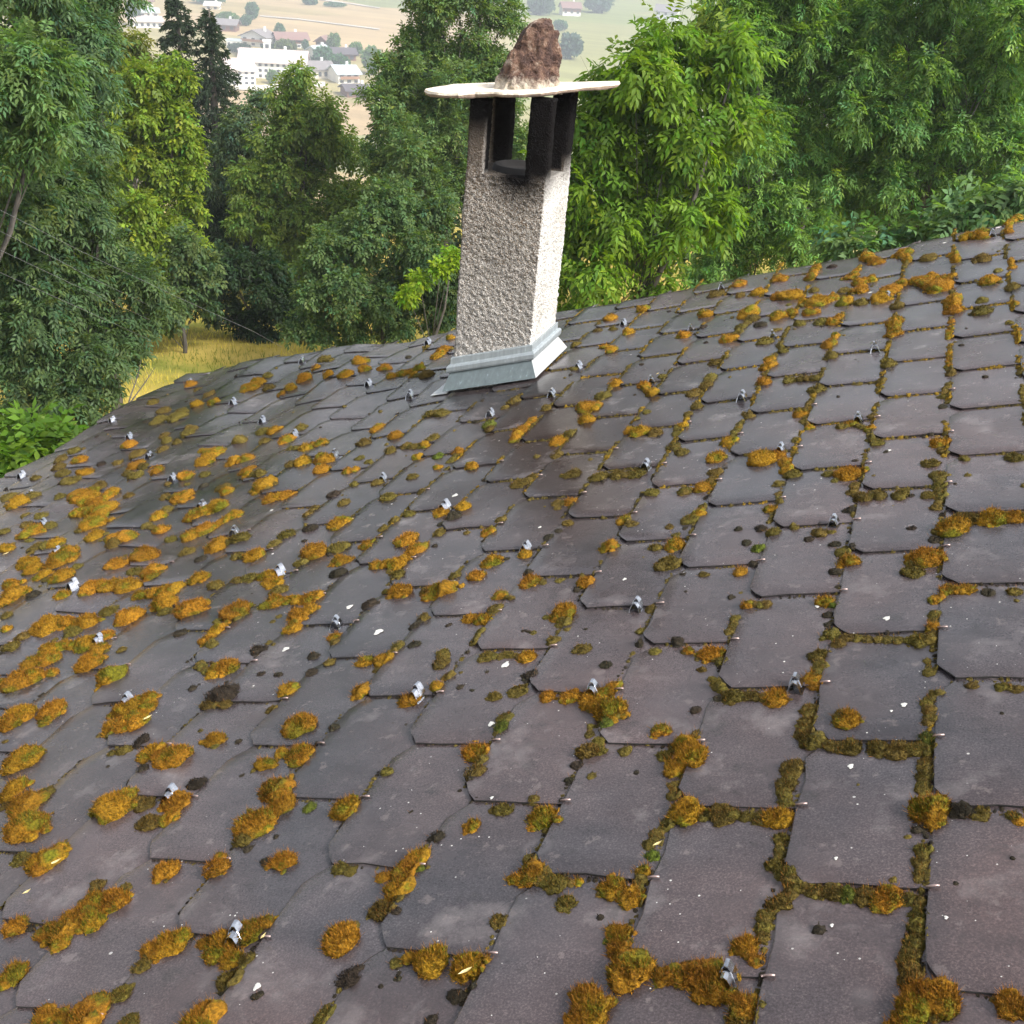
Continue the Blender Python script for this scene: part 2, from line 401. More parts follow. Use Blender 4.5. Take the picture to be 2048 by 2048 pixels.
# ------------------------------------------------------------------ ground: one sheet from the house to the mountains
PD = [0, 8, 18, 40, 100, 250, 380, 450, 560, 700, 900, 1050, 1500, 1900, 2100]
PZ = [-3.7, -3.9, -4.75, -8, -22, -49, -57.5, -56, -50.5, -47.3, -45, -41, 10, 62, 66]
def ground_z(x, y):
    d = np.hypot(np.asarray(x) - CAM[0], np.asarray(y) - CAM[1])
    return np.interp(d, PD, PZ)
def build_ground():
    ds = np.unique(np.concatenate([np.linspace(.01, 30, 24), np.linspace(32, 120, 18), np.linspace(130, 1100, 70), np.geomspace(1150, 2100, 12)]))
    az = np.radians(np.concatenate([np.arange(-180, -50, 6), np.arange(-50, 16, 1.0), np.arange(18, 180, 6)]))
    D, A = np.meshgrid(ds, az, indexing='ij')
    x = CAM[0] + D * np.sin(A); y = CAM[1] + D * np.cos(A)
    z = np.interp(D, PD, PZ)
    p = np.stack([x, y, z], -1).reshape(-1, 3)
    w = np.clip(D.ravel() / 40, .05, 30)
    p[:, 2] += vnoise(np.c_[p[:, 0] / 9, p[:, 1] / 9, p[:, 0] * 0]) * np.minimum(.12, w * .1)
    p[:, 2] += np.where(D.ravel() > 1200, fbm(np.c_[p[:, 0] / 500, p[:, 1] / 500, p[:, 0] * 0], 3) * (D.ravel() - 1200) * .006, 0)
    n = len(az); f = []
    for a in range(len(ds) - 1):
        for c in range(n):
            c2 = (c + 1) % n
            f.append((a * n + c, (a + 1) * n + c, (a + 1) * n + c2, a * n + c2))
    o = link('ground', mesh_from('ground', p, np.array(f), M_GROUND, True)); tag(o, kind='structure')
build_ground()

# ------------------------------------------------------------------ roof surface
TT, AA, BB = .0040, .0066, .0050          # slate thickness, lift over the course below, lift over the next slate
I_EAVE, I_RIDGE, J_VERGE, J_NEAR = -17, 14, 12.5, -3.0
def dz(i, j):
    i = np.asarray(i, float); j = np.asarray(j, float)
    wl_ = sstep(-1.5, -8, i)
    z = -.026 * wl_ * np.exp(-((j - 6.5) / 4.5) ** 2)
    z = z + wl_ * (.0105 * np.sin(2 * np.pi * (i / 3.3 + j * .21)) + .008 * np.sin(1.9 * j + .7 * i) + .005 * np.sin(1.0 * i - 2.4 * j))
    z = z + .0035 * np.sin(1.3 * i + .6 * j) * (1 - wl_)
    far = sstep(8.5, 12.5, j)
    z = z + far * (-.034 * np.exp(-((i + 5.5) / 5.0) ** 2) + .03 * sstep(2, 7, i))
    return z
def W3(a, b, h):
    """roof frame (metres up the slope, metres along the course, height) -> world"""
    return np.array([a * CT - h * ST, b, a * ST + h * CT])
def roof_pt(i, j, h=0.0): return W3(i * U, j * J, h)
def W3v(p):
    return np.stack([p[:, 0] * CT - p[:, 2] * ST, p[:, 1], p[:, 0] * ST + p[:, 2] * CT], -1)
def surf(i, j):
    """height of the slate surface above the roof plane"""
    i = np.asarray(i, float); j = np.asarray(j, float)
    c = np.floor(i) + 1; s = i - (c - 1); q = j - np.where(c % 2 == 0, 0, .5)
    v = q - np.floor(q)
    r = AA * (1 - s) + BB * (1 - v) + TT + dz(i, j)
    return float(r) if r.ndim == 0 else r

house_base = roof_pt(-1.5, 5, 0); house_base[2] = -3.8
house = thing('chalet_house', house_base, 'low chalet under the mossy dark slate roof in the foreground', 'house')
HP = Matrix.Translation(-house.location)

# walls
wx0, wx1 = -16 * U * CT, (2 * I_RIDGE + 16) * U * CT; xr = I_RIDGE * U * CT; wy0, wy1 = -3.0, 12.0 * J
def zroof(x): return min(x, 2 * xr - x) * ST / CT - .16
mb = MB()
for y in (wy0, wy1 - .3):
    pr = [(wx0, -4.6), (wx1, -4.6), (wx1, zroof(wx1)), (xr, zroof(xr)), (wx0, zroof(wx0))]
    mb.add([(x, y, z) for x, z in pr] + [(x, y + .3, z) for x, z in pr], [(0, 1, 2, 3, 4), (9, 8, 7, 6, 5)] + [(k, (k + 1) % 5 + 0, (k + 1) % 5 + 5, k + 5) for k in range(5)])
me = mb.mesh('gable_wall', M_WALL); part(house, 'gable_wall', me)
mb = MB(); mb.box((wx0 + .002, wy0 + .31, -4.6), (wx0 + .3, wy1 - .31, zroof(wx0))); part(house, 'side_wall', mb.mesh('side_wall', M_WALL))
mb = MB(); mb.box((wx1 - .3, wy0 + .31, -4.6), (wx1 - .002, wy1 - .31, zroof(wx1))); part(house, 'side_wall', mb.mesh('side_wall', M_WALL))

# boarded roof deck under the slates, both slopes
mb = MB()
y0, y1 = -3.6, J_VERGE * J - .03
sec = [(I_EAVE * U + .03, -.075), (I_RIDGE * U, -.075), (I_RIDGE * U, -.11), (I_EAVE * U + .03, -.11)]
A_ = [W3(a, y0, h) for a, h in sec] + [W3(a, y1, h) for a, h in sec]
fs = [(0, 1, 2, 3), (7, 6, 5, 4), (0, 4, 5, 1), (1, 5, 6, 2), (2, 6, 7, 3), (3, 7, 4, 0)]
mb.add(A_, fs)
mb.add([(2 * xr + .004 - p[0], p[1], p[2]) for p in A_], [tuple(reversed(f)) for f in fs])
roof = part(house, 'roof', mb.mesh('roof', M_WOOD))
HI = Matrix.Identity(4)
mb = MB()      # barge board along the far verge
mb.add([W3(a, y, h) for y in (y1 + .002, y1 + .025) for a, h in ((I_EAVE * U, -.2), (I_RIDGE * U, -.2), (I_RIDGE * U, -.055), (I_EAVE * U, -.055))],
       [(0, 1, 2, 3), (7, 6, 5, 4), (0, 4, 5, 1), (1, 5, 6, 2), (2, 6, 7, 3), (3, 7, 4, 0)])
link('barge_board', mb.mesh('barge_board', M_WOOD), roof)

# slates -----------------------------------------------------------
def slate_mesh(c, j, r, h):
    """slate of course c whose lower end lies at j, following the sagging roof; world coordinates minus its lower corner"""
    base = [(.17, 0), (.45, 0), (.75, 0), (1.0, 0), (1.22, 0), (1.22, .35), (1.22, .7), (1.22, h)]
    if h > 1.03: base += [(.7, h), (.22, h), (.14, .985), (.07, .93), (0, .86), (0, .68), (0, .48), (0, .29), (0, .13), (.045, .085), (.10, .045)]
    else: base += [(.7, h), (.35, h), (0, h), (0, .75 * h), (0, .5 * h), (0, .30 * h), (0, .13), (.045, .085), (.10, .045)]
    P = []
    chip = r.randrange(0, 14)
    for k, (x, y) in enumerate(base):
        a, b = x * U + r.gauss(0, .0011), y * J + r.gauss(0, .0011)
        if k in (1, 2, 3, 13, 14, 15) and r.random() < .14: a += (.006 if k > 8 else 0); b += (.006 if k < 8 else 0)     # chipped edge
        P.append((a, b))
    rot = r.gauss(0, .0035); ox, oy = r.gauss(0, .0012), r.gauss(0, .0018); cr_, sr_ = math.cos(rot), math.sin(rot)
    P = [(ox + x * cr_ - y * sr_, oy + x * sr_ + y * cr_) for x, y in P]
    cx, cy = .58 * U, .5 * min(h, 1) * J; n = len(P)
    tx, ty, lift = r.gauss(0, .0012), r.gauss(0, .0010), r.uniform(0, .0006)
    def top(x, y):
        s, v = x / U, y / J
        return AA * (1 - s) + BB * (1 - v) + TT + lift + tx * (s - .5) * .5 + ty * (v - .5) * .5 + dz(c - 1 + s, j + v)
    L = []
    for k in (1.0, .985, .70, .38):
        L.append([(cx + (x - cx) * k, cy + (y - cy) * k) for x, y in P])
    v = []; f = []; mi = []; sm = []
    for q, lp in enumerate(L):
        for x, y in lp: v.append((x, y, float(top(x, y)) - (.0010 if q == 0 else 0)))
    v.append((cx, cy, float(top(cx, cy))))
    for q in range(3):
        for k in range(n):
            k2 = (k + 1) % n; f.append((q * n + k, q * n + k2, (q + 1) * n + k2, (q + 1) * n + k)); mi.append(0); sm.append(q > 0)
    for k in range(n): f.append((3 * n + k, 3 * n + (k + 1) % n, 4 * n)); mi.append(0); sm.append(True)
    b = len(v)
    for x, y in P: v.append((x, y, float(top(x, y)) - .0010))
    for x, y in P: v.append((x, y, float(top(x, y)) - TT))
    for k in range(n):
        k2 = (k + 1) % n; f.append((b + n + k, b + n + k2, b + k2, b + k)); mi.append(1); sm.append(False)
    w = W3v(np.array(v)); 
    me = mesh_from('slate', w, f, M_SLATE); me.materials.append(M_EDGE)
    me.polygons.foreach_set('material_index', mi); me.polygons.foreach_set('use_smooth', sm)
    return me
slates = []
for c in range(I_EAVE + 1, I_RIDGE + 1):
    off = 0 if c % 2 == 0 else .5
    j = J_NEAR + off
    while j < J_VERGE - .2:
        rr_ = random.Random(c * 977 + int(j * 2) * 31)
        left = J_VERGE - j
        me = slate_mesh(c, j, rr_, min(1.07, left))
        mid = roof_pt(c - .5, j + .5)
        px, py, dd = proj(mid)
        vis = -80 < px < 2130 and -80 < py < 2230 and dd > 0
        slates.append((0 if vis else 1, dd if dd > 0 else 99, me, Matrix.Translation(Vector(roof_pt(c - 1, j).tolist()))))
        j += 1
slates.sort(key=lambda t: (t[0], t[1]))
for k, (q, d, me, Mx) in enumerate(slates[:300]):
    o = link('slate', me, roof); o.matrix_basis = Mx
v_, f_, mi_ = [], [], []
for q, d, me, Mx in slates[300:]:
    b_ = len(v_)
    v_ += [tuple(Mx @ p.co) for p in me.vertices]; f_ += [tuple(b_ + q_ for q_ in p.vertices) for p in me.polygons]; mi_ += [p.material_index for p in me.polygons]
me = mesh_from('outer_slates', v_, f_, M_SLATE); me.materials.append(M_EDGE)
me.polygons.foreach_set('material_index', mi_); tag(link('outer_slates', me, roof), kind='stuff')
print('slates', len(slates), 'visible', sum(1 for s in slates if s[0] == 0))

# copper tail hooks of the slates ---------------------------------------
mb = MB(); mb.tube([(-.004, 0, .0), (.008, .0, .0022), (.0165, .0005, .0015)], [.0022, .0022, .0019], 6)
hook_me = mb.mesh('slate_hook', M_COPPER, True)
def roof_matrix(i, j, h, rot=0.0, s=1.0):
    Wm = np.array([[CT, 0, -ST], [0, 1, 0], [ST, 0, CT]]); t = roof_pt(i, j, h)
    c_, s_ = math.cos(rot), math.sin(rot)
    B = Wm @ np.array([[c_, -s_, 0], [s_, c_, 0], [0, 0, 1.0]]) * s
    Mx = Matrix.Identity(4)
    for q in range(3):
        for k in range(3): Mx[q][k] = B[q, k]
        Mx[q][3] = t[q]
    return Mx
for c in range(-8, 8):
    off = 0 if c % 2 == 0 else .5
    j = off - 1
    while j < 6.6:
        px, py, dd = proj(roof_pt(c, j))
        if -20 < px < 2070 and 300 < py < 2080 and dd < 4.3:
            o = link('slate_hook', hook_me, roof); o.matrix_basis = roof_matrix(c + .005, j + .004, surf(c + .03, j) + .0016, random.uniform(-.12, .12))
        j += 1

# snow guards: folded strips of galvanised sheet ---------------------------
def snow_hook_mesh():
    v, f = [], []
    def strip(prof, ya, yb, tp=0.0):
        b = len(v)
        for (x, z) in prof:
            k = 1 - tp * max(0, z) / .04
            ym = (ya + yb) / 2
            for y in (ya, yb):
                yy = ym + (y - ym) * k + (.010 * max(0, z) / .04)
                v.append((x, yy, z)); v.append((x * .9, yy, z - .0024))
        for k in range(len(prof) - 1):
            a = b + 4 * k; c = a + 4
            f.extend([(a, c, c + 2, a + 2), (a + 1, a + 3, c + 3, c + 1), (a, a + 1, c + 1, c), (a + 2, c + 2, c + 3, a + 3)])
        e = b + 4 * (len(prof) - 1)
        f.extend([(b, b + 2, b + 3, b + 1), (e, e + 1, e + 3, e + 2)])
    arch = [(-.021, .001), (-.0185, .014), (-.013, .026), (-.006, .034), (.001, .037), (.008, .033), (.014, .022), (.019, .008), (.022, .003), (.036, .0025), (.050, .002)]
    strip(arch, -.024, .014, .2)
    rib = [(-.0175, .018), (-.011, .034), (-.003, .044), (.005, .043), (.012, .031), (.0175, .016)]
    strip(rib, -.004, .024, .25)
    bk = [(-.0205, .0), (-.012, .024), (-.005, .033), (.002, .035), (.008, .031), (.014, .019), (.020, .0)]       # plate added behind the arch so its inside looks dark
    n0 = len(v); v.extend([(x, .016, z) for x, z in bk] + [(x, .0176, z) for x, z in bk]); k = len(bk)
    f.append(tuple(n0 + q for q in range(k))); f.append(tuple(n0 + k + q for q in reversed(range(k))))
    f.extend([(n0 + q, n0 + k + q, n0 + k + (q + 1) % k, n0 + (q + 1) % k) for q in range(k)])
    return mesh_from('snow_hook', v, f, M_STEEL)
shm = snow_hook_mesh()
HOOKS = [(-16,12),(-16,10),(-14,9),(-12,10),(-10,9),(-12,12),(-8,10),(-6,9),(-8,8),(-6,7),(-4,6),(-12,8),(-10,7),(-8,6),(-6,5),(-4,4),(-2,5),(-3.05,7.62),(-2,8),(-2,9),(0,8),(-2,11),(0,10),(2,9),(4,8),(2,7),(2,11),(4,10),(4,6),(3,5.5),(1,5.5),(0,4),(2,3),(4,4),(2,2),(0,2),(-2,3),(4,2),(4,0),(0,0),(-2,1),(-4,2),(-6,3),(-8,4),(-10,5),(-12,6),(-14,7),(-16,8),(6,12),(-8,12),(0,12)]
for (i, j) in HOOKS:
    r = random.Random(int(i * 100 + j * 7))
    o = link('snow_hook', shm, roof); o.matrix_basis = roof_matrix(i - .235, j - .035, surf(i - .235, j - .035) - .004, r.uniform(-.22, .22), r.uniform(.74, .92))

# white lichen rosettes on the slates (px in the 2048 photograph) ------------
def roof_hit(x, y, h=.012):
    d = ray(x, y); n = np.array([-ST, 0, CT]); t = (h - CAM @ n) / (d @ n); p = CAM + t * d
    return (p @ np.array([CT, 0, ST])) / U, p[1] / J, t
for (x, y, rp) in [(757,1263,13),(698,1211,10),(1011,1330,12),(983,1449,10),(1774,1240,9),(1808,1411,8),(1701,1532,8),(1635,1210,7),(985,1600,5),(515,1976,10),(910,990,9),(824,889,6),(1249,1157,6),(290,1440,12),(1893,1840,5),(1672,1718,5),(1783,1424,4),(1663,1848,5),(570,1295,10),(1779,902,5),(1890,492,5),(1740,585,6),(540,1013,5),(420,905,6),(1080,1055,5)]:
    i, j, t = roof_hit(x, y); R_ = .72 * rp * t / F; a0 = random.random() * 6
    pts = [(0, 0, .0012)]
    for k in range(14):
        a = 2 * math.pi * k / 14; q = R_ * (1 + .18 * math.sin(3 * a + a0) + .10 * math.sin(5 * a + 2 * a0) + random.uniform(-.1, .1))
        pts.append((q * math.cos(a) * .9, q * math.sin(a) * 1.25, .0004))
    me = mesh_from('lichen_patch', pts, [(0, 1 + k, 1 + (k + 1) % 14) for k in range(14)], M_LICHEN)
    o = link('lichen_patch', me, roof); o.matrix_basis = roof_matrix(i, j, surf(i, j) + .0015)

# ------------------------------------------------------------------ chimney
SX0, SX1, SY0, SY1 = -1.085, -.706, 3.548, 3.915
ZS, ZO, ZT = -.50, .675, 1.0           # foot, sill of the openings, underside of the slab
def lean(p):
    p = np.asarray(p, float).copy(); p[:, 0] += .027 * (p[:, 2] + .13) / 1.12; return p
def rough(p, nrm, amp=.006):
    n1 = fbm(np.c_[p[:, 0] * 105 + p[:, 2] * 40, p[:, 1] * 105 + p[:, 2] * 40, p[:, 2] * 95], 2); n2 = fbm(p * 6 + 3, 2)
    return p + nrm * (amp * n1 + .0035 * n2)[:, None]
def rough_prism(name, x0, x1, y0, y1, z0, z1, step, amp, m_):
    nx = max(2, int((x1 - x0) / step)); ny = max(2, int((y1 - y0) / step)); nz = max(2, int((z1 - z0) / step))
    per = []
    for k in range(nx): per.append((x0 + (x1 - x0) * k / nx, y0, 0, -1))
    for k in range(ny): per.append((x1, y0 + (y1 - y0) * k / ny, 1, 0))
    for k in range(nx): per.append((x1 - (x1 - x0) * k / nx, y1, 0, 1))
    for k in range(ny): per.append((x0, y1 - (y1 - y0) * k / ny, -1, 0))
    per = np.array(per); n = len(per); zs = np.linspace(z0, z1, nz + 1)
    cx, cy = (x0 + x1) / 2, (y0 + y1) / 2
    nr = per[:, 2:].copy()
    for k in (0, nx, nx + ny, 2 * nx + ny):                       # soften the corners
        nr[k] = (np.sign(per[k, 0] - cx) * .35, np.sign(per[k, 1] - cy) * .35)
        per[k, :2] -= np.sign(per[k, :2] - (cx, cy)) * .004
    P = np.concatenate([np.c_[per[:, :2], np.full(n, z)] for z in zs]); NR = np.concatenate([np.c_[nr, np.zeros(n)]] * len(zs))
    P = rough(P, NR, amp)
    f = []
    for a in range(nz):
        for k in range(n):
            k2 = (k + 1) % n; f.append((a * n + k, a * n + k2, (a + 1) * n + k2, (a + 1) * n + k))
    P = np.concatenate([P, [[cx, cy, z1]], [[cx, cy, z0]]])
    T = len(P) - 2
    f += [(nz * n + k, nz * n + (k + 1) % n, T) for k in range(n)] + [((k + 1) % n, k, T + 1) for k in range(n)]
    return mesh_from(name, lean(P), f, m_, True)
chim = part(house, 'chimney', rough_prism('chimney', SX0, SX1, SY0, SY1, -.40, ZO, .0050, .0040, M_PLASTER))
for (x0, x1, y0, y1) in ((SX0, SX0 + .085, SY0, SY0 + .075), (SX1 - .105, SX1, SY0, SY0 + .065), (SX1 - .095, SX1, SY1 - .095, SY1), (SX0, SX0 + .09, SY1 - .085, SY1)):
    link('pillar', rough_prism('pillar', x0, x1, y0, y1, ZO - .02, 1.000 + .105 * ((x0 + x1) / 2 + .89), .012, .004, M_PLASTER), chim)
# flue mouth between the pillars
mb = MB(); ring = []
for k in range(20):
    a = 2 * math.pi * k / 20; ring.append((math.cos(a), math.sin(a)))
ccx, ccy = (SX0 + SX1) / 2 + .02, (SY0 + SY1) / 2
lo = len(mb.v)
vs_ = [(ccx + .125 * c, ccy + .125 * s, ZO - .01) for c, s in ring] + [(ccx + .115 * c, ccy + .115 * s, ZO + .025) for c, s in ring] + [(ccx + .095 * c, ccy + .095 * s, ZO + .025) for c, s in ring] + [(ccx + .09 * c, ccy + .09 * s, ZO + .004) for c, s in ring]
fs_ = []
for q in range(3):
    for k in range(20): k2 = (k + 1) % 20; fs_.append((q * 20 + k, q * 20 + k2, q * 20 + 20 + k2, q * 20 + 20 + k))
fs_.append(tuple(60 + k for k in range(20)))
mb.add(vs_, fs_); link('flue_rim', mb.mesh('flue_rim', M_SOOT, True), chim)
# cap slab
OUT = [(-.41,-.06),(-.415,-.01),(-.375,.10),(-.36,.17),(-.20,.235),(-.05,.24),(.10,.25),(.30,.235),(.42,.20),(.425,.15),(.40,.10),(.31,.02),(.245,-.09),(.235,-.16),(.19,-.215),(.10,-.235),(.03,-.245),(-.04,-.215),(-.11,-.205),(-.17,-.235),(-.28,-.225),(-.345,-.16)]
oo = []
for k, p in enumerate(OUT):
    q = OUT[(k + 1) % len(OUT)]
    for t in (0, .33, .67):
        oo.append((p[0] + (q[0] - p[0]) * t + random.uniform(-.004, .004), p[1] + (q[1] - p[1]) * t + random.uniform(-.004, .004)))
n_ = len(oo); v_ = []
for s_, z_ in ((.965, .004), (.99, .009), (1.0, .018), (.988, .027), (.7, .031), (.35, .032)):
    for x, y in oo: v_.append((x * s_, y * s_, z_ + (fbm([[x * 9, y * 9, z_ * 20]])[0] * .004)))
f_ = [tuple(reversed(range(n_)))]
for q in range(5):
    for k in range(n_): k2 = (k + 1) % n_; f_.append((q * n_ + k, q * n_ + k2, q * n_ + n_ + k2, q * n_ + n_ + k))
f_.append(tuple(5 * n_ + k for k in range(n_)))
SLC_ = np.array([-.918, 3.735, .998])
v_ = np.array(v_); v_[:, 2] += .105 * v_[:, 0] + .0 * v_[:, 1]; v_ += SLC_
me = mesh_from('cap_slab', v_, f_, M_STONE); me.materials.append(M_STONEB)
for k in range(0, 1 + 2 * n_): me.polygons[k].material_index = 1
link('cap_slab', me, chim)
# zinc flashing lofted parallel to the slope
def flash_loop(out, h):
    pts = []
    for x, y in ((SX0 - out[0], SY0 - out[2]), (SX1 + out[1], SY0 - out[2]), (SX1 + out[1], SY1 + out[3]), (SX0 - out[0], SY1 + out[3])):
        pts.append((x, y, x * ST / CT + h / CT))
    return pts
def loft(name, loops, sides, m_, closed=True):
    mb = MB()
    for k in sides:
        k2 = (k + 1) % 4
        for a in range(len(loops) - 1):
            mb.add([loops[a][k], loops[a][k2], loops[a + 1][k2], loops[a + 1][k]], [(0, 1, 2, 3)])
    return mb.mesh(name, m_)
b0 = flash_loop((.03, .055, .062, .06), .020); b1 = flash_loop((.012, .012, .012, .012), .098)
lo_, hi_ = np.array(b0), np.array(b1)
def quadpiece(name, a, b_, c, d, m_):
    mb = MB(); a, b_, c, d = map(np.array, (a, b_, c, d)); nn = np.cross(b_ - a, d - a); nn /= np.linalg.norm(nn); t = nn * .0015
    mb.add([a, b_, c, d, a - t, b_ - t, c - t, d - t], [(0, 1, 2, 3), (7, 6, 5, 4), (0, 4, 5, 1), (1, 5, 6, 2), (2, 6, 7, 3), (3, 7, 4, 0)])
    link(name, mb.mesh(name, m_), chim)
ml, mh = lo_[0] * .52 + lo_[1] * .48, hi_[0] * .52 + hi_[1] * .48
quadpiece('flashing_apron', lo_[0], ml, mh, hi_[0], M_ZINC)
off_ = np.array([0, -.0022, 0]); quadpiece('flashing_apron', ml - (hi_[1] - hi_[0]) * .012 + off_, lo_[1] + off_, hi_[1] + off_, mh - (hi_[1] - hi_[0]) * .012 + off_, M_ZINC)
quadpiece('flashing_side', lo_[1], lo_[2], hi_[2], hi_[1], M_ZINCL)
quadpiece('flashing_side', lo_[3], lo_[0], hi_[0], hi_[3], M_ZINCL)
quadpiece('flashing_apron', lo_[2], lo_[3], hi_[3], hi_[2], M_ZINC)
prof = [(.010, .094), (.024, .097), (.027, .105), (.027, .122), (.022, .130), (.0125, .134), (.0115, .160), (.010, .164), (-.012, .166)]
link('flashing_bead', loft('flashing_bead', [flash_loop((o,) * 4, h) for o, h in prof], (0, 1, 2, 3), M_ZINCL if False else zinc_material('zinc bead', (.38, .42, .44), .35)), chim)
mb = MB()      # flat white flange on the downhill side
q0 = [(-5.52, 8.74), (-5.12, 8.72), (-5.12, 9.9), (-5.52, 9.9)]
pts = [roof_pt(i, j, surf(i, j) + .006 + dh) for dh in (.0015, 0) for i, j in q0]
mb.add(pts, [(0, 1, 2, 3), (7, 6, 5, 4), (0, 4, 5, 1), (1, 5, 6, 2), (2, 6, 7, 3), (3, 7, 4, 0)])
link('flashing_flange', mb.mesh('flashing_flange', M_ZINCL), chim)

# rock set on the slab -----------------------------------------------------
def build_rock():
    import bmesh
    r = np.random.default_rng(23); bm = bmesh.new(); bmesh.ops.create_icosphere(bm, subdivisions=5, radius=1.0)
    d = np.array([v.co[:] for v in bm.verts]); f = [tuple(v.index for v in p.verts) for p in bm.faces]; bm.free()
    def poly(planes, d):
        rad = np.full(len(d), 9.0)
        for nx, ny, nz, h in planes:
            n = np.array([nx, ny, nz]); n = n / np.linalg.norm(n); dn = d @ n
            rad = np.where(dn > 1e-3, np.minimum(rad, h / np.maximum(dn, 1e-3)), rad)
        return rad
    body = [(-1, 0, .42, .105), (-.7, -.7, .35, .108), (.05, -1, .30, .098), (.8, -.6, .22, .112), (1, .1, .12, .118), (.5, .9, .3, .11), (-.4, .9, .3, .115), (0, 0, -1, .12), (-.3, -.2, 1, .150), (.5, -.4, 1, .165), (-.9, -.3, .9, .118), (.2, -.9, .8, .128), (.9, -.2, .7, .150)]
    head = [(-1, -.1, .15, .060), (-.5, -.8, .1, .056), (.6, -.8, -.1, .056), (1, .2, .1, .062), (0, 1, .2, .055), (-.1, -.2, 1, .070), (.5, -.1, 1, .074), (0, 0, -1, .13), (-.8, -.3, .8, .072)]
    V, Fc = [], []; b = 0
    for pl, c in ((body, (0, 0, .115)), (head, (.030, .01, .235))):
        p = d * poly(pl, d)[:, None]
        nz_ = fbm(p * np.array([24, 24, 15]) + 4, 2); q = np.round(nz_ * 1.8) / 1.8
        p = p * (1 + .12 * q + .05 * nz_ + .025 * fbm(p * 90, 2))[:, None] + np.array(c)
        V.append(p); Fc += [tuple(b + k for k in t) for t in f]; b += len(p)
    o = link('rock', mesh_from('rock', np.concatenate(V) * np.array([.96, .92, .90]), Fc, M_ROCK)); o.location = (-.838, 3.70, 1.028)
    tag(o, 'jagged reddish brown rock set upright on the chimney cap slab', 'rock')
build_rock()

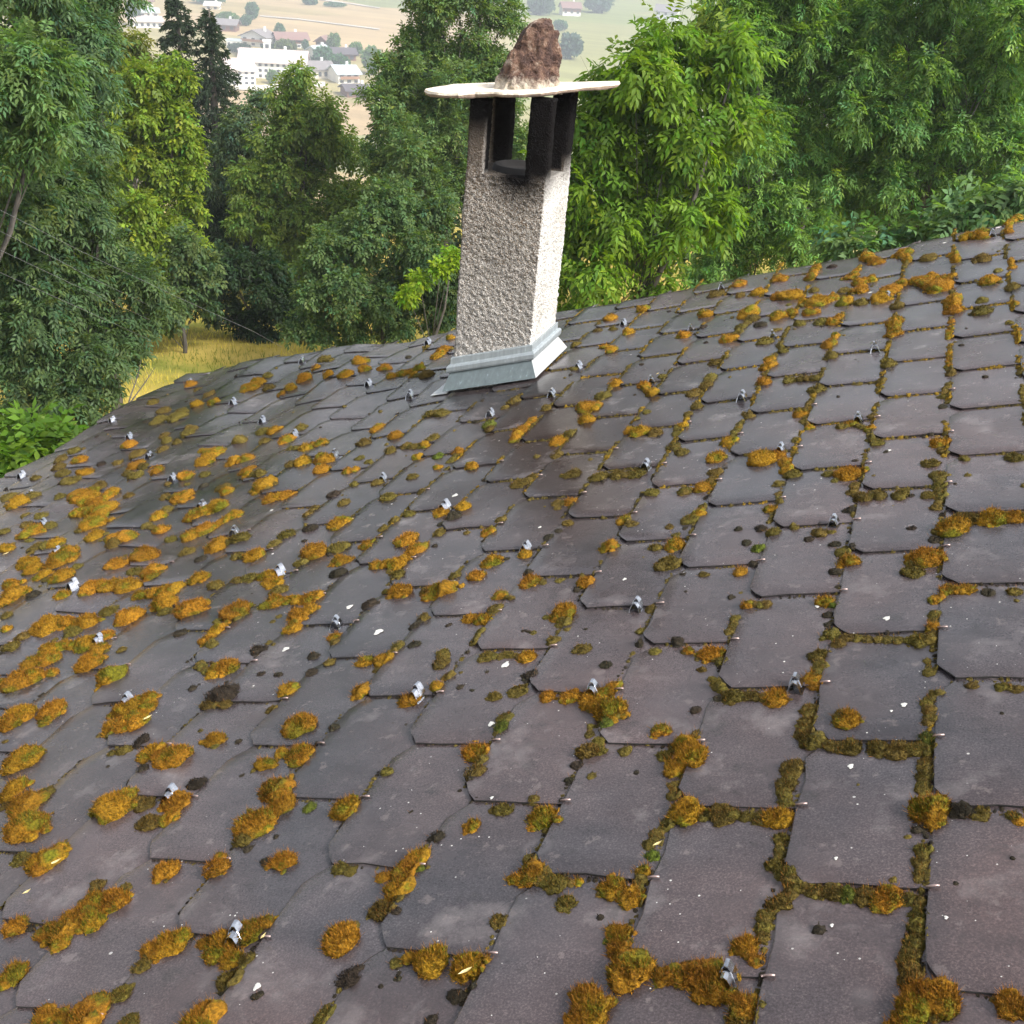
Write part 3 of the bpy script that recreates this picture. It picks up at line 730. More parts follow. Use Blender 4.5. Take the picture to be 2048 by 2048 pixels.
# moss growths: slope course, position along it, radius in mm, kind
MOSS_TXT = (
    '2.04,1.725,21,1;2.21,1.741,14,1;2.07,1.665,15,3;1.90,1.668,10,1;1.93,1.590,12,1|2.07,1.506,13,1;2.02,1.418,28,1;2.12,1.429,17,1|2.36,1.431,15,1|1.96,1.307,15,0|1.96,1.177,12,0|2.63'
    ',1.598,22,2|2.88,1.490,28,2;2.97,1.583,13,1;3.01,1.380,32,2;2.88,1.291,25,2;2.73,1.403,18,1|2.94,1.164,16,1;2.95,1.084,15,1|1.73,1.012,13,1;1.90,0.880,30,2|1.95,0.590,15,1;2.05,0.4'
    '94,25,2;1.92,0.457,18,2;2.28,0.432,22,1;2.44,0.467,11,2;2.17,0.459,15,1|2.42,0.325,20,1|2.72,0.437,23,2;2.91,0.396,21,2;2.93,0.495,14,1;2.93,0.549,16,2|2.95,0.650,15,3|2.91,0.726,1'
    '4,1;2.93,0.803,15,1;2.99,0.879,18,1;3.12,0.947,29,2;3.27,0.932,16,1;3.41,0.944,25,1;3.59,0.942,16,1;3.72,0.931,18,1;3.86,0.927,26,2;3.90,1.035,15,1;3.50,0.949,15,1|3.92,0.798,17,1;'
    '3.93,0.700,13,1;3.91,0.621,18,1;4.01,0.557,17,1;4.10,0.491,18,1;4.23,0.471,15,1;4.01,0.391,20,1;3.92,0.320,16,1;3.93,0.260,15,1;3.94,0.206,13,1|3.90,1.290,22,1;3.87,1.155,21,1;3.87'
    ',1.081,15,1|3.94,1.553,21,1;3.94,1.666,20,1|3.83,0.153,21,2;3.92,0.090,14,2|2.92,0.177,23,2;2.95,0.100,21,2;3.09,-0.026,34,2;2.83,0.137,8,3|3.32,-0.035,17,2;3.43,-0.019,22,2;3.55,-'
    '0.003,29,2;3.66,-0.016,31,2;3.66,-0.086,23,2;3.79,-0.081,18,2|3.91,-0.141,24,2;3.88,-0.211,19,1;3.97,-0.201,15,1|2.83,-0.159,23,2;2.91,-0.229,33,2;2.86,-0.290,23,2|4.02,1.499,21,1;'
    '4.20,1.447,19,1;4.34,1.433,24,1|4.56,1.431,23,1;4.72,1.418,23,1;4.85,1.428,20,1;4.94,1.511,16,3;4.93,1.418,19,1|4.29,1.650,26,2|4.96,1.658,14,1|4.94,1.334,17,1;4.93,1.227,17,1;4.93'
    ',1.137,15,1|4.98,0.969,32,2;5.04,1.007,20,2;5.01,0.901,20,2;4.90,0.856,13,0|5.21,0.972,20,0;5.34,0.959,16,1|5.56,0.958,16,1;5.60,0.923,11,2|4.95,0.731,17,1;4.94,0.655,15,1;4.94,0.5'
    '72,14,1|4.25,0.467,15,1;4.36,0.463,18,1;4.47,0.460,16,3;4.59,0.452,19,1;4.73,0.450,24,2;4.77,0.545,8,1;4.87,0.457,16,1;4.94,0.445,13,1;4.94,0.373,15,1;4.93,0.295,16,1;4.92,0.221,16'
    ',1;4.90,0.153,18,1;4.91,0.083,18,1;4.92,0.022,19,1;4.98,-0.015,23,2;5.11,-0.042,27,2;5.06,-0.043,12,3;4.94,-0.109,27,2;4.88,-0.161,20,2;5.02,-0.077,15,2|5.50,-0.048,22,2;5.41,-0.02'
    '5,9,1|-5.89,1.792,39,2|-5.37,1.848,24,2|-4.05,1.697,33,2;-3.81,1.739,40,2;-3.89,1.687,27,2|-5.64,1.599,12,1|-2.41,1.561,29,2|-1.43,1.696,43,2|-5.25,1.402,18,1;-4.95,1.359,46,2;-5.0'
    '5,1.334,27,2|-3.39,1.546,21,0|-3.52,1.443,21,1;-3.66,1.419,15,1|-3.07,1.413,33,2;-2.72,1.366,47,2;-2.82,1.335,24,2|-2.97,1.246,18,0|-1.45,1.313,27,2|-1.37,1.427,19,2;-1.13,1.411,34'
    ',2;-1.08,1.344,26,2|-4.54,1.054,35,2|-4.07,0.899,47,2;-4.44,0.921,17,1;-3.95,1.021,17,1;-4.06,1.004,17,1|-3.67,0.690,51,2|-2.84,0.894,49,2;-2.50,0.928,23,1;-2.65,0.941,18,1|-2.13,0'
    '.953,34,2;-2.05,0.825,24,2;-2.25,0.774,28,1|-2.11,1.122,25,0|-1.05,1.069,40,2;-1.15,1.052,22,1;-0.83,0.934,28,2;-0.96,0.793,41,2;-0.97,0.648,23,1|-0.52,0.928,16,3|-0.36,0.508,28,2;'
    '-0.53,0.496,15,0|-3.01,0.429,42,2;-3.02,0.519,23,2;-2.96,0.341,21,2;-3.39,0.434,20,1|-1.54,0.403,26,2|-0.99,0.431,27,2;-1.07,0.531,14,2|-2.17,0.284,18,1;-2.06,0.175,23,2;-2.03,0.05'
    '9,30,2;-1.78,0.164,31,2;-1.82,0.277,14,1;-1.81,0.012,26,2;-2.04,-0.052,35,2;-2.24,-0.058,23,2;-1.95,-0.128,21,2|-2.61,-0.046,27,2;-2.45,-0.039,12,0|-0.84,-0.065,31,2;-0.94,-0.116,2'
    '6,2;-0.95,-0.208,19,1;-0.80,-0.003,15,1|-0.54,-0.044,16,2;-0.34,-0.053,31,2;-0.19,0.029,28,2;-0.09,0.096,19,2;-0.17,-0.121,22,2;0.00,-0.124,15,1|-0.04,-0.240,24,1|-2.17,-0.331,26,2'
    ';-2.16,-0.386,14,2|-0.92,-0.380,22,1|-1.49,-0.526,23,2;-1.33,-0.522,19,2;-1.07,-0.510,41,2;-1.03,-0.559,31,2|-0.65,-0.514,20,1|-0.03,-0.453,33,2;0.01,-0.504,35,2|0.32,-0.323,12,0|-'
    '0.98,1.664,17,0|-0.13,1.696,6,0|0.97,1.726,21,1|1.00,1.630,18,3|0.87,1.413,31,2;0.97,1.397,17,2|1.00,1.328,15,1;1.01,1.222,20,1;1.00,1.163,13,0|0.07,1.226,16,1|-0.10,0.926,31,2;-0.'
    '13,0.892,17,2|1.48,0.935,21,1;1.39,0.933,13,1|1.01,0.712,17,0|1.28,0.799,19,2|0.61,0.902,8,0|0.27,0.468,19,1;0.39,0.455,14,1|0.96,0.549,25,2;0.92,0.469,25,2;0.95,0.356,29,2;0.73,0.'
    '431,15,2;1.04,0.480,11,3|0.92,0.209,28,1;1.01,0.285,12,1|0.73,0.017,33,2;0.75,0.110,13,1|1.95,0.198,17,1|1.38,-0.051,14,2;1.58,-0.061,32,2|1.87,-0.070,30,2;1.99,-0.077,11,2|1.31,-0'
    '.082,14,1;1.38,-0.160,8,0|1.00,-0.188,21,0;1.02,-0.127,9,0|1.90,-0.216,18,0|1.99,-0.170,11,0|1.81,-0.350,12,0|0.98,-0.370,15,1;0.96,-0.415,17,1|-15.51,8.647,48,1|-15.64,8.411,42,1|'
    '-14.67,8.204,46,2|-15.15,8.066,41,1|-14.52,7.745,40,1|-13.77,7.697,49,2|-13.77,8.014,25,0|-13.72,7.387,49,1|-15.46,7.788,31,1|-12.50,6.849,65,2;-12.45,7.109,37,1|-12.38,6.699,41,2;'
    '-11.61,6.504,44,2;-11.61,6.782,40,2;-12.15,6.837,27,2|-11.75,6.263,44,2;-10.93,6.149,69,2|-10.77,5.972,50,2;-10.40,5.675,66,2|-13.10,6.801,28,1|-10.83,6.563,30,1|-9.79,5.293,43,2|-'
    '9.02,5.189,61,2;-8.98,5.033,34,1|-7.85,4.746,65,2;-7.83,4.685,28,2|-15.12,7.109,40,1|-13.92,6.594,57,2;-14.43,6.668,19,1|-13.91,6.831,38,1|-13.09,6.214,27,1|-12.64,6.174,31,1|-12.5'
    '8,5.918,31,1|-11.98,5.655,52,2|-11.85,5.848,34,1|-12.80,5.709,26,1|-11.68,5.434,21,1|-11.08,5.171,41,1;-10.68,5.231,44,2|-11.79,5.170,33,2|-10.61,4.769,47,2;-10.24,4.611,38,2|-9.70'
    ',4.719,69,2;-9.87,4.870,54,2;-9.73,4.670,46,2|-9.66,4.413,34,2|-8.87,4.224,47,2;-9.35,4.297,22,1|-8.93,4.471,22,1|-8.17,4.511,43,2|-7.08,4.315,44,2;-6.93,4.180,33,2;-7.53,4.336,28,'
    '1|-10.18,4.287,42,2|-9.58,4.008,55,2;-9.52,3.879,36,2|-8.20,3.813,31,2|-7.77,3.937,48,2;-7.53,4.002,41,2;-7.16,4.001,43,2|-8.96,3.880,25,0|-6.63,3.806,36,2;-6.37,3.833,29,2;-6.06,3'
    '.815,51,2|-5.80,3.539,49,2|-5.00,3.339,53,2;-5.39,3.419,18,1;-5.60,3.405,24,1|-6.23,3.371,47,2|-4.16,3.244,51,2;-4.14,3.366,26,2|-7.62,3.230,52,2;-7.37,3.318,39,2;-6.96,3.313,45,2|'
    '-6.85,3.503,32,1|-6.95,3.140,31,1|-8.89,3.502,24,1|-8.43,3.236,23,2|-7.82,3.077,26,1|-7.79,2.916,32,1|-7.00,2.870,37,2;-6.79,2.928,31,2;-6.43,2.946,43,2;-6.24,3.060,30,2|-5.94,2.79'
    '5,35,2|-5.47,2.774,20,1|-4.14,2.993,28,2;-4.09,2.829,27,2;-3.90,2.744,19,1|-4.68,2.954,20,0|-2.98,3.131,35,2;-2.91,3.225,27,2;-2.90,2.954,26,2|-2.10,2.814,23,2|-3.71,3.424,34,2;-3.'
    '47,3.448,28,2;-3.13,3.446,39,2|-3.84,3.625,29,1|-4.34,3.940,42,2;-4.10,3.779,32,2;-4.69,3.929,30,1;-4.89,3.891,24,1|-5.20,3.821,31,1|-5.72,3.998,38,2|-6.32,4.474,23,0|-6.30,4.722,4'
    '8,2;-5.91,4.795,41,1;-6.18,4.821,24,1|-5.15,4.388,45,2;-5.50,4.409,26,1|-6.91,4.705,31,1|-7.53,5.197,40,2;-7.33,5.328,48,2;-7.13,5.417,36,2;-6.90,5.519,36,2|-7.18,5.260,14,0|-7.90,'
    '5.166,26,1|-5.00,4.810,33,1|-5.03,4.619,26,1|-3.98,4.334,49,2|-3.60,4.394,37,1|-3.30,4.127,35,2|-4.05,4.171,24,1|-3.10,3.869,26,0|-4.11,4.959,42,2;-4.23,4.933,26,2|-4.66,4.915,29,0'
    '|-5.08,5.281,24,1;-5.09,5.400,27,1|-6.45,5.821,37,2;-6.17,5.889,40,2|-7.20,6.147,23,1;-7.06,6.219,54,2|-8.19,6.862,41,2;-7.89,6.637,28,2;-7.51,6.570,32,1|-8.28,6.453,32,1;-7.98,6.2'
    '61,31,2|-9.88,6.969,39,2|-9.47,7.012,30,1|-8.98,6.605,23,0|-9.53,6.729,17,1|-9.08,6.277,57,2;-9.56,6.338,29,1|-8.14,5.767,46,2;-7.72,5.866,50,2;-8.13,5.688,30,2|-8.96,5.758,35,2;-9'
    '.02,5.938,32,1|-8.90,5.504,23,1;-8.48,5.421,38,2|-10.98,7.250,40,2|-11.63,7.251,46,1;-12.22,7.478,28,1|-12.21,7.698,48,2;-11.71,7.516,28,1|-10.15,6.808,21,1|-9.95,7.439,49,2;-10.07'
    ',7.726,50,2;-10.46,7.794,27,2|-9.10,7.324,39,2;-8.77,7.354,38,2|-6.78,6.800,39,2;-6.98,6.748,32,1|-7.29,7.359,37,2;-7.70,7.408,25,1|-7.09,7.514,42,2|-6.38,6.861,51,2|-6.11,6.564,38'
    ',2|-5.43,6.438,26,2|-8.28,7.847,44,2|-8.34,8.225,36,1|-8.99,7.953,31,1|-9.81,8.076,41,1|-5.03,5.738,28,0|-4.53,5.455,27,1|-12.62,10.757,61,2;-12.70,11.027,50,2|-12.72,11.352,34,1|-'
    '11.91,10.642,43,1|-10.89,10.360,42,2|-11.03,10.199,26,2|-10.80,10.693,48,2|-9.97,10.605,36,2|-9.40,10.531,41,2|-11.31,11.776,45,1;-10.89,11.580,28,1|-10.99,11.227,33,2|-13.78,10.28'
    '0,44,2|-13.08,10.151,49,2|-15.83,11.683,43,2|-15.11,11.321,29,1|-14.03,10.812,40,1|-15.78,10.690,41,1|-14.82,10.219,45,1|-13.80,9.887,43,1|-14.22,9.669,54,1|-13.55,9.611,54,1|-14.7'
    '2,9.709,22,0|-13.77,8.636,41,2|-12.09,8.830,45,1;-11.91,8.605,39,1|-12.44,8.513,35,1|-11.81,8.282,29,1|-12.88,8.798,35,1|-11.97,8.090,38,1|-12.90,8.204,44,1|-13.27,8.015,30,1|-9.12'
    ',8.331,41,2|-9.49,8.349,37,1|-9.55,11.184,48,2|-9.04,10.722,41,2|-8.47,10.744,41,2|-7.83,10.226,34,2;-7.53,10.252,39,2;-7.06,10.236,44,2|-7.08,10.871,30,2|-6.97,9.947,29,2;-6.43,9.'
    '764,42,1|-6.14,7.933,37,2;-6.11,7.825,21,2|-5.25,7.412,36,2|-5.93,7.339,36,1|-4.63,6.965,26,1;-4.36,6.917,26,1;-4.16,6.908,26,2|-4.92,6.901,30,1|-4.17,7.111,30,1|-4.03,6.530,25,2|-'
    '3.17,6.498,28,2;-3.12,6.268,21,1|-3.52,6.446,25,3|-3.25,6.103,21,2|-2.52,5.985,30,2|-3.03,6.041,14,1|-5.52,6.814,23,1|-5.18,6.658,21,1|-5.30,6.472,22,2|-3.59,5.896,24,1|-4.30,5.922'
    ',28,1|-4.82,5.970,21,1|-3.65,5.424,33,1|-3.06,5.482,20,1|-4.94,7.978,33,1;-4.61,7.928,36,1|-3.06,8.161,20,1;-3.04,7.969,31,1|-3.13,7.802,23,1|-3.05,7.226,30,3;-2.92,7.061,22,1|-3.5'
    '1,7.459,19,0|-2.18,6.854,36,2;-2.15,6.642,28,2;-2.12,7.134,25,2|-2.08,7.510,26,1|-1.17,6.398,34,2|-1.08,6.578,24,1|-1.35,6.035,16,1|-0.97,6.000,23,1|-1.24,5.373,34,1;-1.08,5.504,22'
    ',1|-0.41,5.474,34,1|0.09,5.340,33,1|0.66,5.341,30,1;0.37,5.345,30,1|-1.00,8.077,31,2|-1.04,7.661,33,1|-1.15,7.349,51,2|-0.96,6.936,32,2|-0.34,7.890,30,2;-0.04,7.561,29,2|-0.10,8.13'
    '9,19,1|0.24,6.381,39,2;0.05,6.455,26,2|0.95,6.424,26,2;0.93,6.262,19,1|0.54,6.330,29,1|0.13,6.962,17,1|0.02,6.782,17,1|1.01,5.918,25,1;1.23,5.719,21,1|0.99,6.977,20,1|1.13,4.870,25'
    ',1|1.62,4.845,22,1|-0.09,4.850,26,2;-0.29,4.854,20,1|-0.23,4.748,16,1|-0.02,4.715,11,0|0.94,4.397,24,2;1.12,4.276,18,1|0.13,4.398,22,1|-0.03,4.177,19,0|0.06,4.277,14,0|0.97,3.923,3'
    '1,2|1.85,3.879,30,2;1.80,4.052,15,1|1.60,3.863,23,1|1.65,4.191,16,1|1.86,3.587,34,1|1.90,4.294,26,1|-2.24,4.909,30,2|-1.87,4.927,27,2|-1.91,4.758,30,0|-2.84,4.958,25,1|-2.06,4.665,'
    '15,0|-3.02,4.854,22,1|-3.09,4.713,21,1|-1.02,4.586,20,1|-1.91,4.453,23,1|-1.44,4.405,14,1|-1.07,4.373,25,2|-2.41,4.368,38,2|-2.05,4.172,34,2|-3.10,4.406,30,2|-2.14,3.932,36,2;-2.52'
    ',3.943,25,2;-2.36,3.956,20,2|-1.96,3.704,27,1;-2.21,3.830,14,1|-1.68,3.413,37,2;-1.91,3.444,16,1|-1.01,3.361,51,2;-1.30,3.404,21,1|-0.61,3.803,32,2|-0.43,3.847,10,0|-0.21,3.904,24,'
    '2|-0.67,3.565,28,2|-1.01,3.609,21,1|0.18,3.410,30,2;0.35,3.415,15,1|0.56,3.438,15,1|0.93,3.357,27,2|0.07,3.561,15,0|-0.10,3.232,22,2;0.08,3.182,15,1|-2.01,3.262,26,0|-0.97,2.970,20'
    ',1;-1.01,2.864,17,0|-0.30,2.934,24,2;-0.08,2.905,26,2;-0.03,3.035,22,1|-0.53,2.862,10,0|-0.02,2.739,16,1;-0.01,2.611,16,1|0.90,2.920,37,2;0.99,2.800,23,1|0.54,2.721,10,0;0.68,2.689'
    ',11,1|0.97,2.708,11,1|0.98,2.578,20,1|-0.79,2.610,18,0|1.39,2.458,22,1|1.29,2.718,9,0|1.75,2.275,17,0|1.94,2.681,15,1|1.94,2.962,18,1|2.00,2.520,13,0|2.42,2.514,17,0|2.22,2.412,15,'
    '1|2.57,2.414,17,2|-1.00,2.594,19,1;-1.05,2.430,28,2;-1.05,2.322,14,1|-1.30,2.426,24,2|-0.31,2.480,21,1;-0.23,2.352,22,1|-0.02,2.190,20,1|0.29,2.404,24,1;0.54,2.427,18,1;0.79,2.405,'
    '24,2|0.95,2.192,23,0|0.92,2.016,23,1|1.30,1.943,20,2|1.54,1.940,24,2|1.75,1.953,24,2;1.96,2.029,20,2|0.70,1.948,21,1|0.39,2.024,9,0|-0.30,1.941,28,2|-0.06,2.069,19,2|-1.02,2.062,27'
    ',2|-2.11,2.810,19,2;-2.00,2.706,15,1|-2.15,2.556,21,0|-1.81,2.445,19,1|-1.93,2.323,18,0|-2.07,2.124,26,2|-2.40,2.324,10,0|-5.77,2.579,47,2|-6.72,2.712,34,2;-6.95,2.655,31,2|-5.03,2'
    '.337,45,2|-6.68,2.348,46,2;-6.56,2.441,41,2;-6.34,2.494,25,2;-6.94,2.356,20,2|-3.34,2.427,42,2;-3.41,2.343,22,2;-3.76,2.465,18,1|-2.91,2.061,46,0;-2.98,1.959,25,1;-2.76,1.961,21,1;'
    '-3.00,2.052,25,0|-2.05,1.906,18,1|-2.05,2.118,26,2|-2.67,2.333,13,0|-2.40,2.320,15,0|-3.10,2.666,27,0|-5.93,1.893,45,2;-6.03,1.851,24,2|-5.45,1.951,40,2|-4.17,1.920,42,2;-3.98,2.03'
    '3,28,2;-3.83,1.920,26,2;-4.13,1.997,18,2|6.11,12.463,25,2;6.08,11.937,24,2;6.27,12.690,30,2|5.54,12.035,49,2;5.25,12.070,39,2|3.91,11.985,49,2;4.03,11.567,28,2;3.98,11.248,18,1|3.0'
    '7,12.256,39,2;3.36,11.849,43,2|4.45,11.442,47,1|4.96,11.395,28,2;5.02,11.039,27,2|5.52,10.874,45,1|1.94,12.154,34,2;1.92,11.644,38,2|2.31,12.126,27,0|2.88,11.325,42,2;2.95,11.616,2'
    '4,2|1.18,11.855,49,2|0.21,11.966,44,2|-0.26,11.690,49,1|0.87,11.283,42,2|0.41,11.283,28,1|1.69,10.756,73,2;1.38,10.841,36,2|2.16,10.854,27,1|2.40,10.245,70,2;2.64,10.456,26,2;2.08,'
    '10.337,35,2|3.09,10.894,36,2;3.33,10.934,36,2|3.19,10.473,44,2|2.84,10.619,31,1|2.93,10.054,38,2|3.27,9.910,34,1|3.79,10.228,48,2;3.98,10.422,44,2;3.65,9.918,46,2|4.33,10.415,53,2;'
    '4.57,10.480,35,2;4.73,9.978,59,2;4.66,9.869,33,2;4.91,10.359,30,2|4.98,9.374,40,2;5.01,8.972,39,2|3.99,9.500,33,1|4.00,8.895,39,2;4.03,8.438,34,2|5.63,9.853,42,2|5.79,10.247,21,1|6'
    '.02,9.466,32,1|5.49,9.145,24,1|5.46,8.801,43,1|6.06,10.258,21,2;6.05,10.585,17,2|6.01,11.290,18,1|6.01,8.833,19,2|6.01,7.941,18,2;5.99,7.611,14,2;6.00,7.775,16,2|5.90,8.250,18,1|4.'
    '97,8.585,19,2;4.95,8.085,18,2;4.96,8.330,19,2|4.97,7.560,15,2;4.96,7.178,17,2;4.96,7.369,15,2;5.01,6.971,20,1|0.94,10.196,57,2|-0.14,10.588,41,2|1.88,9.908,38,2;1.64,9.833,38,2|1.7'
    '3,10.365,17,1|1.09,9.937,39,1;0.95,9.630,29,1;0.94,9.428,25,1|2.32,9.757,38,2|2.92,9.437,29,2;2.86,9.226,32,2|2.60,9.308,32,1|2.18,9.352,28,1|1.37,9.571,29,0|2.66,9.149,12,0|-0.29,'
    '9.722,38,2|0.84,9.184,41,2|0.00,9.962,22,0|2.10,8.360,26,1;1.96,8.652,19,1|1.64,8.857,35,1|2.94,8.379,34,2;2.99,8.665,23,2|3.02,7.941,29,1|1.75,9.251,24,1|0.96,8.465,23,1;0.83,8.34'
    '7,31,1|1.94,7.880,36,2;1.93,8.127,26,2|2.01,7.364,31,2|1.93,7.690,14,1|2.45,7.324,28,1|2.90,7.295,27,1;2.65,7.328,28,1|3.96,7.182,13,0|3.97,6.977,20,1|3.97,6.763,16,1|3.00,6.921,30'
    ',1;2.91,6.948,20,1|4.04,7.428,31,1;3.96,7.607,17,1|0.94,7.833,29,1;0.94,7.547,29,1|0.80,7.402,32,1|1.00,6.945,27,1|0.93,6.753,20,1|1.96,6.541,19,1;2.06,6.425,19,1|0.93,6.396,26,1|2'
    '.87,6.324,28,2;2.95,6.604,16,1|2.94,6.145,15,1;3.09,5.933,18,2|3.68,5.929,24,2;3.85,5.830,18,1;3.54,5.881,21,1|3.96,6.041,18,1|3.96,5.759,21,2;3.99,5.521,17,1;4.10,5.408,23,1|4.92,'
    '6.383,22,1;4.95,6.571,19,1|4.91,6.125,18,0|1.93,6.299,16,1;1.93,6.109,19,1;1.90,5.863,31,2|2.93,5.691,18,1|1.83,5.510,36,2|1.21,5.747,24,1|2.54,5.342,46,2;2.72,5.417,29,2|2.89,5.23'
    '2,23,2;2.96,5.037,22,2;3.08,4.922,25,1|3.80,4.842,41,2|3.54,4.885,19,1|3.95,5.218,11,1|3.85,5.085,12,0|4.23,5.208,11,0|4.78,5.512,10,0|4.89,5.308,28,2;4.93,5.130,17,1|4.94,5.756,12'
    ',1|4.80,4.894,27,1|4.92,4.665,24,1;4.93,4.477,21,1;4.95,4.290,20,1;4.90,4.125,17,1|5.21,4.935,16,1|5.81,4.882,27,1|3.92,4.626,18,1;3.90,4.500,18,1;4.05,4.367,26,1;4.24,4.379,23,1|4'
    '.49,4.369,26,1|4.81,4.349,23,1|3.92,4.181,20,0|2.90,4.789,19,1|2.95,4.608,13,1;3.01,4.432,16,1;2.92,4.345,23,2|1.93,5.186,26,1;1.91,5.027,17,1;1.83,4.902,28,2|1.59,4.853,25,1|1.97,'
    '4.707,14,0|1.96,4.533,16,1;1.97,4.376,26,2;1.86,4.284,23,1|2.59,4.056,13,0|2.88,4.024,19,0|3.30,3.981,17,1|3.07,3.922,22,1|3.62,3.863,22,1;3.74,3.866,15,1|2.77,3.814,15,0|2.94,3.70'
    '1,20,3|3.52,3.777,15,0|3.83,3.674,17,0|3.96,3.619,12,1|5.08,3.748,38,2;4.93,3.732,17,1|5.22,3.877,34,1;5.50,3.866,36,2;5.74,3.881,29,2|4.66,3.810,13,0|4.84,3.360,39,2;4.68,3.411,16'
    ',2|4.70,3.206,27,1|4.92,3.624,19,0|3.94,3.540,19,1;4.03,3.385,27,2|3.90,3.270,17,0|2.94,3.486,14,0|2.82,3.396,19,2|2.39,3.386,16,1|3.97,3.078,10,0|2.82,3.051,12,0|3.05,2.916,20,2;3'
    '.25,2.907,17,1|3.86,2.898,24,2;3.95,2.854,15,3|3.92,2.745,16,0|3.94,2.635,12,0;3.98,2.502,23,1|2.95,2.763,15,1;2.95,2.613,15,1;2.95,2.689,14,1|4.09,2.396,18,1|4.17,2.451,18,1;4.82,'
    '2.398,24,1|5.24,2.936,21,2;5.08,2.936,21,2;4.95,2.826,17,2|5.67,2.898,19,1|5.45,2.901,17,0|4.95,2.662,16,1;4.94,2.522,16,2;4.92,2.404,18,1;4.95,2.306,10,1|4.91,2.199,10,1;4.93,2.08'
    '3,15,1|4.99,1.878,17,1;4.92,1.803,15,1;4.95,1.721,16,1;4.94,1.633,14,1|5.28,1.938,15,1|5.53,1.928,17,1;5.64,1.912,15,1|2.56,2.414,15,1|2.83,2.372,31,2;2.96,2.281,18,1|2.79,2.208,14'
    ',1|2.94,2.099,14,1;3.02,2.020,16,1;3.18,1.911,25,1;3.37,1.913,21,1;3.60,1.894,29,2|3.06,1.902,12,0|2.42,2.519,12,0|3.91,2.289,24,1;3.95,2.168,18,1;3.90,2.058,19,2;3.95,1.994,15,2|3'
    '.93,1.786,19,1;3.94,1.673,18,1;3.90,1.586,14,1;3.98,1.498,21,1|2.88,1.796,15,0|4.28,1.665,25,1|1.79,1.884,26,2;2.05,1.774,35,2;2.22,1.733,12,0|-7.52,11.951,32,2|-7.17,11.253,53,2;-'
    '7.15,10.931,35,2|-8.03,11.637,27,1|-8.21,11.235,22,0|-2.06,11.655,42,2|-2.74,11.374,38,2|-2.99,11.198,21,1|-4.10,11.808,18,1|-1.82,10.352,32,2|-2.38,10.758,27,1|-2.77,10.792,27,1|-'
    '2.14,9.839,28,2|-2.96,10.144,26,1|-1.80,9.543,31,2|-2.30,8.946,21,1')

